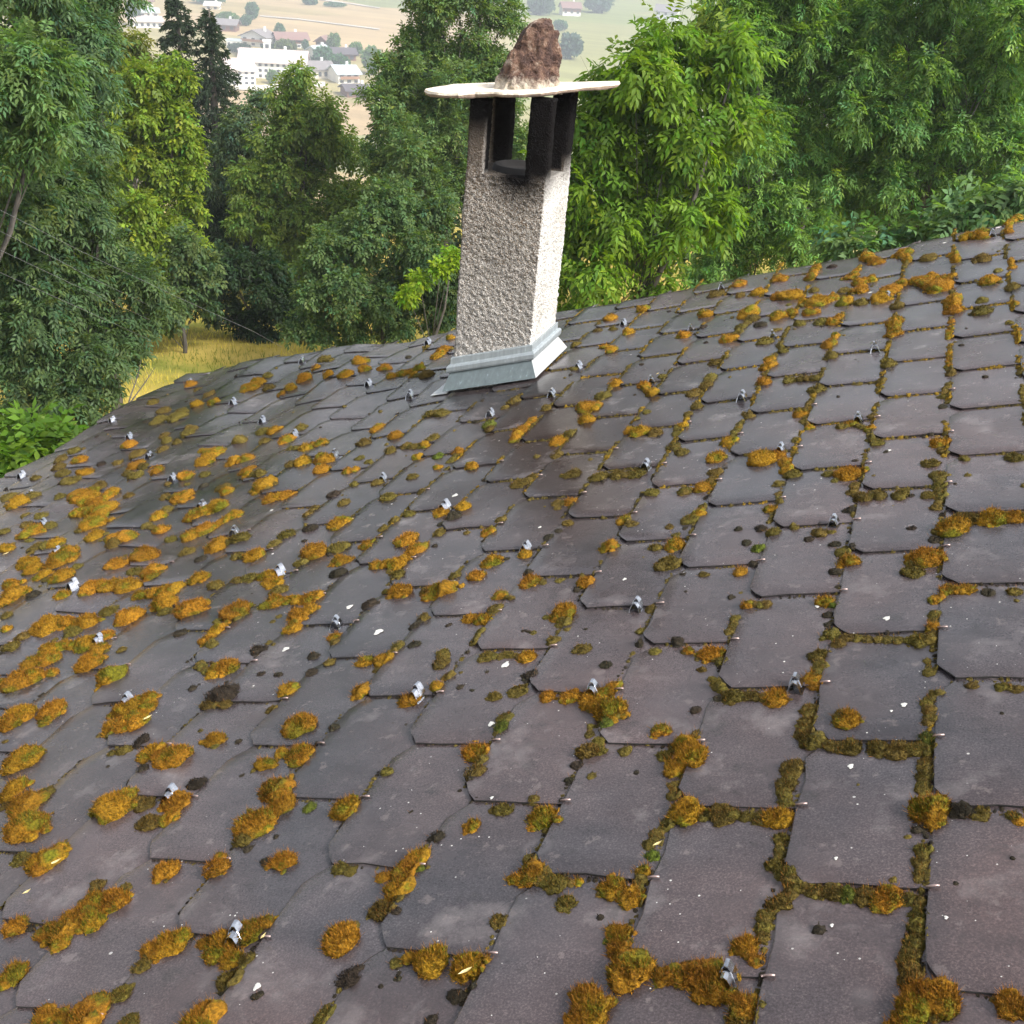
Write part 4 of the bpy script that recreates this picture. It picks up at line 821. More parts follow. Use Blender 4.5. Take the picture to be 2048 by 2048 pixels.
# ------------------------------------------------------------------ moss
CLS = {0: (.036, .029, .019), 1: (.118, .090, .020), 2: (.243, .151, .012), 3: (.082, .100, .014)}
def moss_clump(nodes, seed):
    """one growth of moss: overlapping cushions with a pile of fine shoots, world coordinates"""
    r = np.random.default_rng(seed)
    V, Fc, Cc = [], [], []; nb = 0
    ext = []                                        # bridges between neighbouring cushions of one growth
    far_ = max(n_[2] / 1000 * F / proj(roof_pt(n_[0], n_[1]))[2] for n_ in nodes) < 15
    for a in range(1, len(nodes)):
        q = min(range(a), key=lambda k_: (nodes[k_][0] - nodes[a][0]) ** 2 * U * U + (nodes[k_][1] - nodes[a][1]) ** 2 * J * J)
        A_, B_ = nodes[q], nodes[a]; ds = math.hypot((A_[0] - B_[0]) * U, (A_[1] - B_[1]) * J) * 1000
        m_ = int(ds / (.55 * (A_[2] + B_[2]))) if ds > .55 * (A_[2] + B_[2]) else 0
        m_ = max(m_, 1) if ds > .35 * (A_[2] + B_[2]) else 0
        if far_: m_ = 1 if ds > .4 * (A_[2] + B_[2]) else 0
        if far_ and ds > 1.1 * (A_[2] + B_[2]): m_ = 3
        for t in range(m_):
            w_ = (t + 1) / (m_ + 1); ext.append((A_[0] + (B_[0] - A_[0]) * w_, A_[1] + (B_[1] - A_[1]) * w_, max(5, .85 * min(A_[2], B_[2])), min(A_[3], B_[3])))
    sat = []                                        # small satellites that break up the outline
    for (i_, j_, Rm_, c_) in nodes:
        if Rm_ > 15 and Rm_ / 1000 * F / proj(roof_pt(i_, j_))[2] > 17:
            for q in range(int(r.integers(2, 6))):
                a_ = r.uniform(0, 2 * np.pi); e_ = r.uniform(.75, 1.15) * Rm_ / 1000
                sat.append((i_ + e_ * math.cos(a_) / U, j_ + e_ * math.sin(a_) / J, Rm_ * r.uniform(.16, .40), c_ if r.random() < .75 else max(0, c_ - 1)))
    nodes = list(nodes) + ext + sat
    n0 = len(nodes) - len(ext) - len(sat)
    for kn, (i, j, Rm, cl) in enumerate(nodes):
        R_ = Rm / 1000.0; P0 = roof_pt(i, j)
        rp = R_ * F / proj(P0)[2]
        big = rp > 9
        rings, segs = (8, 20) if rp > 18 else ((6, 14) if big else ((4, 10) if rp > 5.5 else (3, 7)))
        hh = R_ * (r.uniform(.55, .72) if rp > 17 else r.uniform(.68, .88)) * (1.0 if cl >= 2 else .85); hh = min(hh, .038)
        el = r.uniform(.85, 1.25)
        ph = np.linspace(0, 1, rings + 1)[1:] * math.radians(100)
        t = np.linspace(0, 2 * np.pi, segs, endpoint=False)
        PH, T = np.meshgrid(ph, t, indexing='ij')
        d = np.stack([np.sin(PH) * np.cos(T), np.sin(PH) * np.sin(T), np.cos(PH)], -1).reshape(-1, 3)
        d = np.concatenate([[[0, 0, 1]], d])
        so = r.uniform(-50, 50, 3)
        k = 1 + .30 * vnoise(d * 1.5 + so) + .16 * vnoise(d * 3.7 + so) + .07 * vnoise(d * 8 + so)
        loc = d * np.array([R_, R_ * el, hh]) * k[:, None]
        loc[:, 0] += i * U; loc[:, 1] += j * J
        loc[:, 2] += surf(loc[:, 0] / U, loc[:, 1] / J) - .003
        base = np.array(CLS[cl]) * r.uniform(.82, 1.18) * np.array([1, r.uniform(.9, 1.12), 1])
        if cl == 2:
            pat = np.clip(vnoise(d * 1.3 + so + 9) * .9 + .1, -1, 1)[:, None]
            c = base * (1 + .25 * pat) * np.where(pat < -.15, np.array([.72, 1.02, 1.0]), np.array([1.10, .92, .9]))
        else:
            c = base * (1 + .2 * vnoise(d * 2 + so)[:, None])
        w = W3v(loc)
        fs = [(0, 1 + k_, 1 + (k_ + 1) % segs) for k_ in range(segs)]
        for a in range(rings - 1):
            for k_ in range(segs):
                k2 = (k_ + 1) % segs; A0 = 1 + a * segs
                fs.append((A0 + k_, A0 + segs + k_, A0 + segs + k2)); fs.append((A0 + k_, A0 + segs + k2, A0 + k2))
        V.append(w); Cc.append(c); Fc.append(np.array(fs) + nb); nb += len(w)
        # shoots
        n = int(np.clip(rp * rp * (1.1 if kn < n0 else .7), 5, 1300)) if cl else int(np.clip(rp * rp * .5, 8, 400))
        idx = r.integers(0, len(loc), n); u = r.normal(0, 1, (n, 3)) * .28
        dd = d[idx] + u; dd[:, 2] = np.abs(dd[:, 2]); dd /= np.linalg.norm(dd, axis=1)[:, None]
        kk = 1 + .30 * vnoise(dd * 1.5 + so) + .16 * vnoise(dd * 3.7 + so) + .07 * vnoise(dd * 8 + so)
        q = dd * np.array([R_, R_ * el, hh]) * (kk * .97)[:, None]; q[:, 0] += i * U; q[:, 1] += j * J; q[:, 2] += surf(i, j) - .003
        nn = dd * np.array([1, 1 / el, R_ / hh]); nn /= np.linalg.norm(nn, axis=1)[:, None]
        ax = nn * .8 + np.array([0, 0, .55]) + r.normal(0, .32, (n, 3)); ax /= np.linalg.norm(ax, axis=1)[:, None]
        ln = r.uniform(.35, 1.0, n) * np.clip(R_ * .28, .0022, .0095)
        spor = (r.random(n) < (.17 if cl == 2 else .03)) & (nn[:, 2] > .3)
        ln = np.where(spor, ln + r.uniform(.004, .013, n), ln)
        wd = np.where(spor, .0006, np.clip(R_ * .05, .0007, .0016))
        sd_ = np.cross(ax, r.normal(0, 1, (n, 3))); sd_ /= np.linalg.norm(sd_, axis=1)[:, None]
        a_ = q - sd_ * wd[:, None]; b_ = q + sd_ * wd[:, None]; tip = q + ax * ln[:, None]
        tri = np.stack([W3v(a_), W3v(b_), W3v(tip)], 1).reshape(-1, 3)
        cb = c[idx] * r.uniform(.5, 1.25, n)[:, None]
        ct = cb * (np.array([1.35, 1.22, 1.0]) if cl else 1.15)
        ct = np.where(spor[:, None], np.array([.36, .13, .02]) * r.uniform(.8, 1.3, n)[:, None], ct)
        cc = np.stack([cb, cb, ct], 1).reshape(-1, 3)
        V.append(tri); Cc.append(cc); Fc.append(np.arange(3 * n).reshape(-1, 3) + nb); nb += 3 * n
    return np.concatenate(V), np.concatenate(Fc), np.concatenate(Cc)

MOSS = [[tuple(map(float, e.split(','))) for e in c.split(';')] for c in MOSS_TXT.split('|')]
def clump_px(c):
    return sum((n[2] / 1000 * F / proj(roof_pt(n[0], n[1]))[2]) ** 2 for n in c)
MOSS.sort(key=clump_px, reverse=True)
ROWS = [(1720, 'at the bottom edge'), (1330, 'in the near rows'), (1010, 'in the middle rows'), (760, 'in the far rows'), (-1, 'along the far edge')]
COLS = [(300, 'far left'), (640, 'left'), (940, 'left of centre'), (1230, 'centre'), (1560, 'right of centre'), (9999, 'right')]
info = []
for k, c in enumerate(MOSS[:300]):
    x = np.mean([proj(roof_pt(n[0], n[1]))[0] for n in c]); y = np.mean([proj(roof_pt(n[0], n[1]))[1] for n in c])
    cl = max(c, key=lambda n: n[2])[3]; Rm = max(n[2] for n in c)
    size = 'large' if Rm > 38 else ('medium' if Rm > 24 else 'small')
    colr = {0: 'dark brown', 1: 'olive brown', 2: 'golden', 3: 'bright green'}[int(cl)]
    shp = 'cushion' if len(c) == 1 else ('clump' if len(c) < 4 else 'strip')
    row = next(t for q, t in ROWS if y > q); cc_ = next(t for q, t in COLS if x < q)
    info.append((f'{size} {colr} moss {shp} {row}, {cc_}', x, y))
ORD = ['leftmost', 'second from left', 'third from left', 'fourth from left', 'fifth from left', 'sixth from left', 'seventh from left', 'eighth from left', 'ninth from left', 'tenth from left', 'eleventh from left', 'twelfth from left', 'thirteenth from left']
for k, c in enumerate(MOSS[:300]):
    v, f, co = moss_clump(c, 100 + k)
    org = roof_pt(c[0][0], c[0][1])
    o = link('moss_cushion', mesh_from('moss_cushion', v - org, f, M_MOSS, True, co)); o.location = tuple(org)
    same = sorted((q[1], n) for n, q in enumerate(info) if q[0] == info[k][0])
    lab = info[k][0]
    if len(same) > 1:
        q = [n for _, n in same].index(k); lab += ', ' + (ORD[q] if q < len(ORD) else 'rightmost')
    tag(o, lab, 'moss', 'moss cushions growing on the slates')
V, Fc, Cc, nb = [], [], [], 0
for k, c in enumerate(MOSS[300:]):
    v, f, co = moss_clump(c, 900 + k); V.append(v); Fc.append(f + nb); Cc.append(co); nb += len(v)
# lines of moss and dirt along the joints, fullest on the upper courses
r_ = np.random.default_rng(5)
BEADS = []
def bead(i, j, R_, cl): BEADS.append((i, j, R_ / 1000, cl))
for c in range(-9, 9):
    off = 0 if c % 2 == 0 else .5
    j = off - 1
    right = float(sstep(-8.0, 0.5, c))
    while j < 12.4:
        fj = float(sstep(2.5, 6.0, j))
        if r_.random() < .6 + .4 * right:                     # along the lower end of the slate
            a = r_.uniform(.10, .40); e = r_.uniform(.75, 1.0); gold = r_.random() < .10 + .22 * right * fj
            for s in np.arange(a, e, .050 - .014 * fj):
                if r_.random() < .92:
                    bead(c - 1 + s, j - .014 + r_.normal(0, .005), r_.uniform(2.5, 5.5) + r_.uniform(0, 3.5) * right * (.4 + fj), 0 if r_.random() < .55 - .5 * right * fj else (2 if gold and r_.random() < .6 else 1))
        if r_.random() < .16 + .80 * right:                     # along the edge over the course below
            a = r_.uniform(.02, .30); e = r_.uniform(.6, 1.0); gold = r_.random() < .2 + .5 * right * fj
            for s in np.arange(a, e, .032 - .009 * fj):
                if r_.random() < .9:
                    bead(c - 1 - .03 + r_.normal(0, .01), j + s, r_.uniform(3, 7.0) + r_.uniform(0, 6) * right * (.3 + fj), 0 if r_.random() < .35 - .33 * fj else (2 if gold and r_.random() < .6 else 1))
        j += 1
for q in range(520):                                            # crumbs of moss and dirt scattered round the joints
    c = int(r_.integers(-15, 8)); j = float(r_.integers(0, 13)) + (0 if c % 2 == 0 else .5) - .3
    s_ = r_.random()
    if r_.random() < .5: i_, j_ = c - 1 + s_, j + r_.normal(0, .07)
    else: i_, j_ = c - 1 + r_.normal(0, .10), j + s_
    if j_ < 12.2: bead(i_, j_, 4 + 9 * r_.random() ** 2, 0 if r_.random() < .55 else 1)
def bead_template(seed):
    r = np.random.default_rng(seed); rings, segs = 3, 7
    PH, T = np.meshgrid(np.array([.35, .70, 1.0]) * 1.75, np.linspace(0, 2 * np.pi, segs, endpoint=False), indexing='ij')
    d = np.concatenate([[[0, 0, 1]], np.stack([np.sin(PH) * np.cos(T), np.sin(PH) * np.sin(T), np.cos(PH)], -1).reshape(-1, 3)])
    p = d * (1 + .30 * vnoise(d * 1.5 + seed * 3.1) + .16 * vnoise(d * 3.7 + seed))[:, None] * np.array([1, r.uniform(.9, 1.4), r.uniform(.6, .8)])
    f = [(0, 1 + k, 1 + (k + 1) % segs) for k in range(segs)]
    for a in range(rings - 1):
        for k in range(segs):
            k2 = (k + 1) % segs; A0 = 1 + a * segs; f += [(A0 + k, A0 + segs + k, A0 + segs + k2), (A0 + k, A0 + segs + k2, A0 + k2)]
    n = 7; q = p[r.integers(0, 1 + segs * 2, n)]; ax = unit_(q + np.array([0, 0, .5]) + r.normal(0, .3, (n, 3))); sd_ = unit_(np.cross(ax, r.normal(0, 1, (n, 3)))) * .12
    tri = np.stack([q - sd_, q + sd_, q + ax * r.uniform(.25, .6, (n, 1))], 1).reshape(-1, 3); b = len(p)
    return np.concatenate([p, tri]), np.concatenate([np.array(f), np.arange(3 * n).reshape(-1, 3) + b]), np.concatenate([1 + .2 * vnoise(d * 2 + seed), r.uniform(.7, 1.35, 3 * n)])
def unit_(v): return v / (np.linalg.norm(v, axis=-1, keepdims=True) + 1e-9)
TPL = [bead_template(k) for k in range(24)]
for k, (P_, F_, K_) in enumerate(TPL):
    g = np.array(BEADS[k::24]); m_ = len(g)
    if not m_: continue
    loc = P_[None] * g[:, 2, None, None]; loc[:, :, 0] += g[:, 0, None] * U; loc[:, :, 1] += g[:, 1, None] * J
    loc = loc.reshape(-1, 3); loc[:, 2] += surf(loc[:, 0] / U, loc[:, 1] / J) - .002
    cl_ = np.array([CLS[int(q)] for q in g[:, 3]]) * r_.uniform(.8, 1.2, (m_, 1))
    V.append(W3v(loc)); Cc.append((cl_[:, None, :] * K_[None, :, None]).reshape(-1, 3))
    Fc.append((F_[None] + (np.arange(m_) * len(P_))[:, None, None]).reshape(-1, 3) + nb); nb += len(loc)
o = link('joint_moss', mesh_from('joint_moss', np.concatenate(V), np.concatenate(Fc), M_MOSS, True, np.concatenate(Cc)))
tag(o, 'small scattered moss and dirt along the joints of the slates', 'moss', kind='stuff')
print('moss tris', sum(len(f) for f in Fc))

# fallen leaves and seeds ------------------------------------------------
for (x, y, ln, ang, lab) in [(929, 1938, 15, .5, 'pale yellow seed blade beside the golden moss at the bottom'), (1314, 1683, 10, .4, 'short cream seed on the joint moss right of centre'),
                             (108, 1721, 13, .5, 'cream leaf on the moss near the lower left corner'), (292, 1433, 12, .6, 'white dry leaf under the moss clump at the left'),
                             (11, 1105, 8, .3, 'small white leaf lying at the left edge'), (525, 1868, 7, .9, 'small cream seed beside the lower left snow hook'), (1315, 745, 4, .2, 'tiny pale seed right of the chimney foot'),
                             (52, 1780, 9, .5, 'thin dry stalk below the moss near the left edge')]:
    i, j, t = roof_hit(x, y, .03); L_ = ln * t / F
    me = mesh_from('fallen_leaf', [(-L_, 0, 0), (-.3 * L_, -.25 * L_, .002), (.5 * L_, -.2 * L_, .003), (L_, 0, .006), (.5 * L_, .2 * L_, .004), (-.3 * L_, .25 * L_, .002), (0, 0, -.001)],
                   [(0, 1, 6), (1, 2, 6), (2, 3, 6), (3, 4, 6), (4, 5, 6), (5, 0, 6)], M_STRAW)
    o = link('fallen_leaf', me); o.matrix_world = roof_matrix(i, j, max(surf(i, j) + .004, .024), ang)
    tag(o, lab, 'leaf')

# ------------------------------------------------------------------ trees
def unit(v): return v / (np.linalg.norm(v, axis=-1, keepdims=True) + 1e-9)
def foliage(lobes, leaf, wid, mode, color, seed, dens=1.0, droop=.35, spread=.12):
    """lobes: (centre, radius in m, distance). Leaf blades as folded quads, grouped in sprigs."""
    r = np.random.default_rng(seed); VV, CC = [], []
    sub = []
    for (c, R_, dist) in lobes:                    # each bough carries several smaller leaf masses
        for q in range(6):
            o = unit(r.normal(0, 1, 3) + np.array([0, 0, .25])); sub.append((c + o * R_ * r.uniform(.42, .72), R_ * r.uniform(.40, .58), dist))
    for (c, R_, dist) in sub:
        lp = leaf / dist * F; wp = wid / dist * F; rp = R_ / dist * F
        k = 9 if mode == 'pinnate' else 6
        n = int(np.clip(dens * 2.25 * math.pi * rp * rp / (.32 * lp * wp) / k, 12, 1400))
        R_ = max(R_ * .5, R_ - .55 * leaf * (2.3 if mode == 'pinnate' else 1.7))
        o = unit(r.normal(0, 1, (n, 3)))
        so = r.uniform(-40, 40, 3)
        rad = R_ * (1 - .62 * r.random(n) ** 1.6) * (1 + .30 * vnoise(o * 1.9 + so) + .18 * vnoise(o * 4.3 + so))
        P = c + o * rad[:, None] * np.array([1, 1, .92])
        ax = unit(o * .75 + r.normal(0, .45, (n, 3)) + np.array([0, 0, -droop]))
        up = unit(np.array([0, 0, 1.0]) + o * .5 + r.normal(0, .35, (n, 3)))
        side = unit(np.cross(ax, up)); nrm = np.cross(side, ax)
        tone = r.normal(1, .20, n).clip(.5, 1.6); yel = r.normal(0, .10, n)
        if mode == 'pinnate':
            Ls = leaf * 2.3; pos = [.15, .15, .4, .4, .65, .65, .88, .88, 1.0]; sg = [1, -1, 1, -1, 1, -1, 1, -1, 0]
        else:
            Ls = leaf * 1.7; pos = [.05, .25, .45, .65, .85, 1.0]; sg = [1, -1, 1, -1, 1, 0]
        for a, s in zip(pos, sg):
            b = P + ax * (Ls * a) - np.array([0, 0, 1.0]) * (Ls * .22 * a * a)
            dr = unit(ax * (.55 if s else 1.0) + side * (s * .85) + np.array([0, 0, -.28]) + r.normal(0, spread * 1.6, (n, 3)))
            nv = unit(nrm + r.normal(0, .28, (n, 3))); w = unit(np.cross(dr, nv)) * (wid * .5)
            nv = np.cross(w, dr); nv = unit(nv)
            ln = leaf * r.uniform(.75, 1.15, n)[:, None]
            mid = b + dr * ln * .45 + nv * (wid * .18)
            tip = b + dr * ln - np.array([0, 0, 1.0]) * ln * .12
            VV.append(np.stack([b, mid + w, tip, mid - w], 1).reshape(-1, 3))
            t = tone * r.normal(1, .10, n)
            col = np.stack([color[0] * t * (1 + yel * 1.5), color[1] * t * (1 + yel * .3), color[2] * t * (1 - yel)], -1).clip(.004, .6)
            CC.append(np.repeat(col, 4, 0))
    V = np.concatenate(VV); return V, np.arange(len(V)).reshape(-1, 4), np.concatenate(CC)
NLEAF = [0]
def tree(name, label, lobes_px, dist, leaf, wid, mode, color, seed, dens=1.0, cat='tree', group=None, jit=.5, trunk=True, droop=.35, base=None):
    r = np.random.default_rng(seed + 1000); lobes = []
    for q in lobes_px:
        x, y, rp = q[:3]; dd = dist + (q[3] if len(q) > 3 else r.uniform(-jit, jit) * rp / 100)
        c = at(x, y, dd); lobes.append((c, rp / F * dd, dd))
    cs = np.array([l[0] for l in lobes]); ctr = cs.mean(0)
    if base is None: bx, by = ctr[0], ctr[1]
    else: bx, by = base
    gz = float(ground_z(bx, by)) - .1
    root = thing(name, (bx, by, gz), label, cat, group)
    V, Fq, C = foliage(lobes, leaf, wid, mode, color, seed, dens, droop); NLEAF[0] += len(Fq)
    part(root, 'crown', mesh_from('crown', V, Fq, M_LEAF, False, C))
    if trunk:
        H = cs[:, 2].max() - gz; mb = MB(); R0 = .011 * H + .02
        fork = np.array([bx + (ctr[0] - bx) * .6, by + (ctr[1] - by) * .6, gz + .38 * H])
        top = cs[cs[:, 2].argmax()]
        mb.tube([(bx, by, gz), (bx + .02 * H, by, gz + .15 * H), fork, fork * .5 + top * .5 + np.array([.03 * H, 0, 0]), top], [R0, R0 * .85, R0 * .62, R0 * .35, R0 * .08], 8)
        for (c, R_, dd) in lobes:
            t = np.clip((c[2] - gz) / H * .6, .18, .75); s0 = np.array([bx, by, gz]) * (1 - t) + (fork if t < .38 else top) * t if t < .38 else fork + (top - fork) * max(0, (t - .38))
            m_ = s0 * .45 + c * .55 + np.array([0, 0, .08 * H * (.5 - t)])
            rb = max(.008, R0 * .28 * min(1, R_))
            mb.tube([s0, m_, c], [rb, rb * .7, rb * .35], 5)
            for q in range(7):
                e = c + unit(r.normal(0, 1, 3) + np.array([0, 0, .35])) * R_ * .85
                mb.tube([m_ * .25 + c * .75, (c + e) / 2 + r.normal(0, .05, 3) * R_, e], [rb * .35, rb * .22, rb * .07], 4)
        part(root, 'trunk', mb.mesh('trunk', M_BARK, True))
    return root
G1 = 'trees beyond the roof'
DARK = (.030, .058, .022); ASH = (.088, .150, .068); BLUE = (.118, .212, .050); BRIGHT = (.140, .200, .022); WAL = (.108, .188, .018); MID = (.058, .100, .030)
# left side
tree('ash_tree', 'tall blue green ash filling the upper left corner', [(155,50,75),(170,150,60),(95,40,85),(165,-70,95),(60,-60,100),(145,240,70),(160,320,62),(160,400,65),(120,150,75),(205,70,45),(190,270,38)], 14.0, .082, .025, 'pinnate', ASH, 1, 1.0, group=G1)
tree('ash_tree', 'light green ash bough at the left edge, in front of the taller ash', [(15,130,95),(85,190,70),(30,260,85),(100,130,60),(105,250,45)], 11.5, .075, .024, 'pinnate', (.10, .170, .058), 2, 1.0, group=G1, base=(-9.5, 6.5))
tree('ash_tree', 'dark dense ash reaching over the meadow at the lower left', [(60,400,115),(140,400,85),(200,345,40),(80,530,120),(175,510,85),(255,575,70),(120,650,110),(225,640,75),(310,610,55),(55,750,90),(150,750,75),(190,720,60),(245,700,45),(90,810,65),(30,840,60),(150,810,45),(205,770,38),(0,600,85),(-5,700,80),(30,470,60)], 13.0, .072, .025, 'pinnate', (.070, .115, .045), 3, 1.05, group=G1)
tree('maple_tree', 'bright yellow green maple standing right of the dark ash', [(300,170,60),(350,150,42),(265,240,65),(330,240,60),(285,330,70),(345,330,60),(310,420,70),(375,420,42),(335,500,60),(390,490,34),(245,320,50),(360,265,36),(265,410,60),(300,500,55),(225,200,40),(228,280,48),(222,390,50),(245,470,50)], 21.0, .092, .050, 'simple', BRIGHT, 4, 1.0, group=G1)
tree('young_tree', 'small pale yellow green tree peeping out above the maple', [(235,75,40),(275,90,40),(220,120,45),(255,140,40)], 27.0, .11, .05, 'simple', (.11, .13, .02), 5, .9, group=G1)
tree('maple_tree', 'shaded green maple at the edge of the meadow', [(360,555,50),(400,535,42),(375,500,45),(335,600,45),(395,590,38),(345,625,36),(300,635,36)], 19.0, .085, .046, 'simple', (.070, .110, .04), 6, 1.0, group=G1)
tree('leafy_shrub', 'bright green leafy shrub below the eave at the left edge', [(25,900,50),(75,870,38),(20,945,45),(95,905,30)], 9.0, .11, .045, 'pinnate', (.085, .16, .02), 7, 1.0, cat='shrub', group='shrubs beyond the roof', droop=.1)
# dark wood behind the meadow
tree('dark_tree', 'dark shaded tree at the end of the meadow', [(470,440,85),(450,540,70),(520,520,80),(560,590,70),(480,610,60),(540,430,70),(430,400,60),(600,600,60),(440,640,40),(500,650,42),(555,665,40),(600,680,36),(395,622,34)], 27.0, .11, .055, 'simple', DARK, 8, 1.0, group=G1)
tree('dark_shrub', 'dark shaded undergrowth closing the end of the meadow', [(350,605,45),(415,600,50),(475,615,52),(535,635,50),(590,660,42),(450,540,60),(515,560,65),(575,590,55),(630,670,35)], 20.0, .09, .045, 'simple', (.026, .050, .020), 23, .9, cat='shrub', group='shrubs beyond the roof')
tree('beech_tree', 'yellow green beech with a pointed top before the white school building', [(602,175,55),(570,225,60),(640,225,60),(605,290,80),(540,300,60),(670,300,65),(560,380,80),(640,390,85),(510,370,55),(700,390,70),(590,470,75),(520,450,55)], 24.0, .095, .045, 'simple', (.120, .180, .036), 9, 1.0, group=G1)
tree('beech_tree', 'grey green tree at the left foot of the pointed beech', [(500,250,50),(475,300,50),(470,370,55),(520,210,35)], 26.0, .10, .045, 'simple', (.085, .13, .066), 10, 1.0, group=G1)
tree('hazel_bush', 'dark green bush with pale leaf tips left of the chimney', [(690,500,85),(770,450,90),(840,520,85),(720,590,75),(640,560,60),(800,610,75),(640,640,50),(870,420,60),(870,600,60),(700,655,45),(590,660,30),(900,560,60),(880,650,45),(790,660,40)], 17.0, .066, .036, 'simple', (.085, .140, .050), 11, 1.1, group=G1)
tree('willow_tree', 'tall slender willow with upright twigs left of the rock', [(800,110,55),(850,50,70),(925,40,75),(1000,50,55),(830,190,75),(915,150,80),(985,140,55),(800,280,70),(880,270,85),(820,370,80),(900,370,75),(760,200,45),(880,-40,80),(970,-50,70),(760,330,50),(1015,215,55),(1020,300,60),(985,380,60)], 21.0, .080, .032, 'simple', (.115, .180, .062), 12, 1.0, group=G1, droop=-.5)
tree('leafy_shoots', 'bright yellow green shoots standing out of the bush left of the chimney', [(905,508,15),(882,532,12),(838,560,12),(815,590,10)], 15.5, .07, .04, 'simple', (.20, .30, .02), 21, 1.0, cat='shrub', group='shrubs beyond the roof')
# right side
tree('walnut_tree', 'bright green walnut tree directly right of the chimney', [(1190,170,70),(1270,120,75),(1350,90,75),(1170,270,65),(1260,230,90),(1350,220,85),(1200,370,85),(1300,340,90),(1170,470,70),(1260,460,90),(1340,440,75),(1190,560,65),(1280,560,70),(1130,400,45),(1130,540,40),(1420,150,70),(1400,320,70),(1150,610,40),(1110,330,30),(1460,230,60),(1430,420,60),(1480,100,55)], 12.0, .095, .036, 'pinnate', WAL, 13, .95, group=G1, droop=.6)
tree('ash_tree', 'loose pale green ash right of the walnut tree', [(1480,70,80),(1560,40,90),(1470,180,85),(1560,160,95),(1640,110,80),(1500,300,90),(1590,280,90),(1450,410,80),(1540,400,85),(1620,390,75),(1440,510,65),(1520,500,65),(1400,560,45),(1500,-50,90),(1620,-40,100),(1590,480,55),(1650,470,50),(1480,560,40)], 14.5, .072, .022, 'pinnate', BLUE, 14, .72, group=G1)
tree('ash_tree', 'blue green ash filling the upper right corner', [(1720,70,95),(1820,50,100),(1930,60,105),(2030,60,95),(1740,190,95),(1840,190,100),(1950,200,100),(2040,210,85),(1720,310,90),(1820,320,90),(1930,320,95),(2040,330,80),(1700,420,65),(1790,420,65),(1900,420,60),(1990,410,55),(1760,-60,110),(1920,-60,110)], 15.0, .074, .023, 'pinnate', (.112, .205, .056), 15, .75, group=G1)
tree('field_maple', 'yellow green crown showing between the two ashes at the right', [(1430,50,70),(1510,110,80),(1660,50,75),(1750,130,60),(1610,330,70),(1720,290,60),(1900,120,60),(1560,220,60)], 16.5, .085, .045, 'simple', (.150, .225, .030), 22, .7, group=G1)
tree('elder_bush', 'bluish elder bush just over the roof edge at the right', [(1980,420,45),(2040,400,45),(1910,450,38),(1840,465,38),(1770,480,36),(1690,490,36)], 11.0, .10, .04, 'pinnate', (.10, .175, .07), 16, 1.0, group=G1)
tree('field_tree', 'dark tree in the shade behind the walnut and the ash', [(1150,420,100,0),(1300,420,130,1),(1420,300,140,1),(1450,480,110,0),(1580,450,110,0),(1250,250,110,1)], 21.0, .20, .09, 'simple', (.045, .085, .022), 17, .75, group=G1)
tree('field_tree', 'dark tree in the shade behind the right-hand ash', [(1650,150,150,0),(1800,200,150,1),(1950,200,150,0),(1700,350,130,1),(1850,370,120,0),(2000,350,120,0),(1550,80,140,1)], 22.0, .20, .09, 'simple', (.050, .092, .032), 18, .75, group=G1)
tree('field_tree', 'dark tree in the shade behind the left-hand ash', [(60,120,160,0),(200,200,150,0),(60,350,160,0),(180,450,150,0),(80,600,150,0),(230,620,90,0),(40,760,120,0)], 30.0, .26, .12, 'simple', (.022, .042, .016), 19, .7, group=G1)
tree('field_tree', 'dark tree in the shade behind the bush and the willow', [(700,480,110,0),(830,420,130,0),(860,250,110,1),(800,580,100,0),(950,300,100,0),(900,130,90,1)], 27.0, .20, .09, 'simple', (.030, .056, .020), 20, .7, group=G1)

# spruces
def spruce(label, xt, yt, yb, wpx, dist, seed):
    r = np.random.default_rng(seed); top = at(xt, yt, dist); gz = float(ground_z(top[0], top[1]))
    root = thing('spruce_tree', (top[0], top[1], gz), label, 'tree', G1)
    Hc = (yb - yt) / F * dist; mb = MB(); mb.tube([(top[0], top[1], gz), (top[0], top[1], top[2] - Hc * .4), tuple(top)], [.16, .10, .015], 8); part(root, 'trunk', mb.mesh('trunk', M_BARK, True))
    VV, CC = [], []; nb = 520
    t = np.sort(r.random(nb) ** .8); a = r.uniform(0, 2 * np.pi, nb)
    Lb = (wpx / F * dist) * (.05 + t ** .62) * r.uniform(.7, 1.15, nb)
    for k in range(nb):
        d = np.array([math.cos(a[k]), math.sin(a[k]), 0]); b0_ = top - np.array([0, 0, t[k] * Hc])
        m = 34; s = r.random(m) ** .7
        P = b0_ + d * (Lb[k] * s)[:, None] + np.array([0, 0, 1.0]) * (Lb[k] * (.16 * s - .42 * s * s))[:, None]
        dr = unit(d * .7 + r.normal(0, .5, (m, 3)) + np.array([0, 0, -.55])); ln = r.uniform(.09, .19, m)[:, None]
        w = unit(np.cross(dr, r.normal(0, 1, (m, 3)))) * .022
        VV.append(np.stack([P, P + dr * ln * .5 + w, P + dr * ln, P + dr * ln * .5 - w], 1).reshape(-1, 3))
        c = np.array([.028, .046, .026]) * r.normal(1, .25, m).clip(.4, 1.7)[:, None]; CC.append(np.repeat(c, 4, 0))
    V = np.concatenate(VV); part(root, 'crown', mesh_from('crown', V, np.arange(len(V)).reshape(-1, 4), M_LEAF, False, np.concatenate(CC)))
spruce('dark spruce, the left and taller of the pair of spruces', 352, -14, 430, 92, 34, 31)
spruce('dark spruce, the right of the pair of spruces', 418, 16, 480, 98, 33, 32)

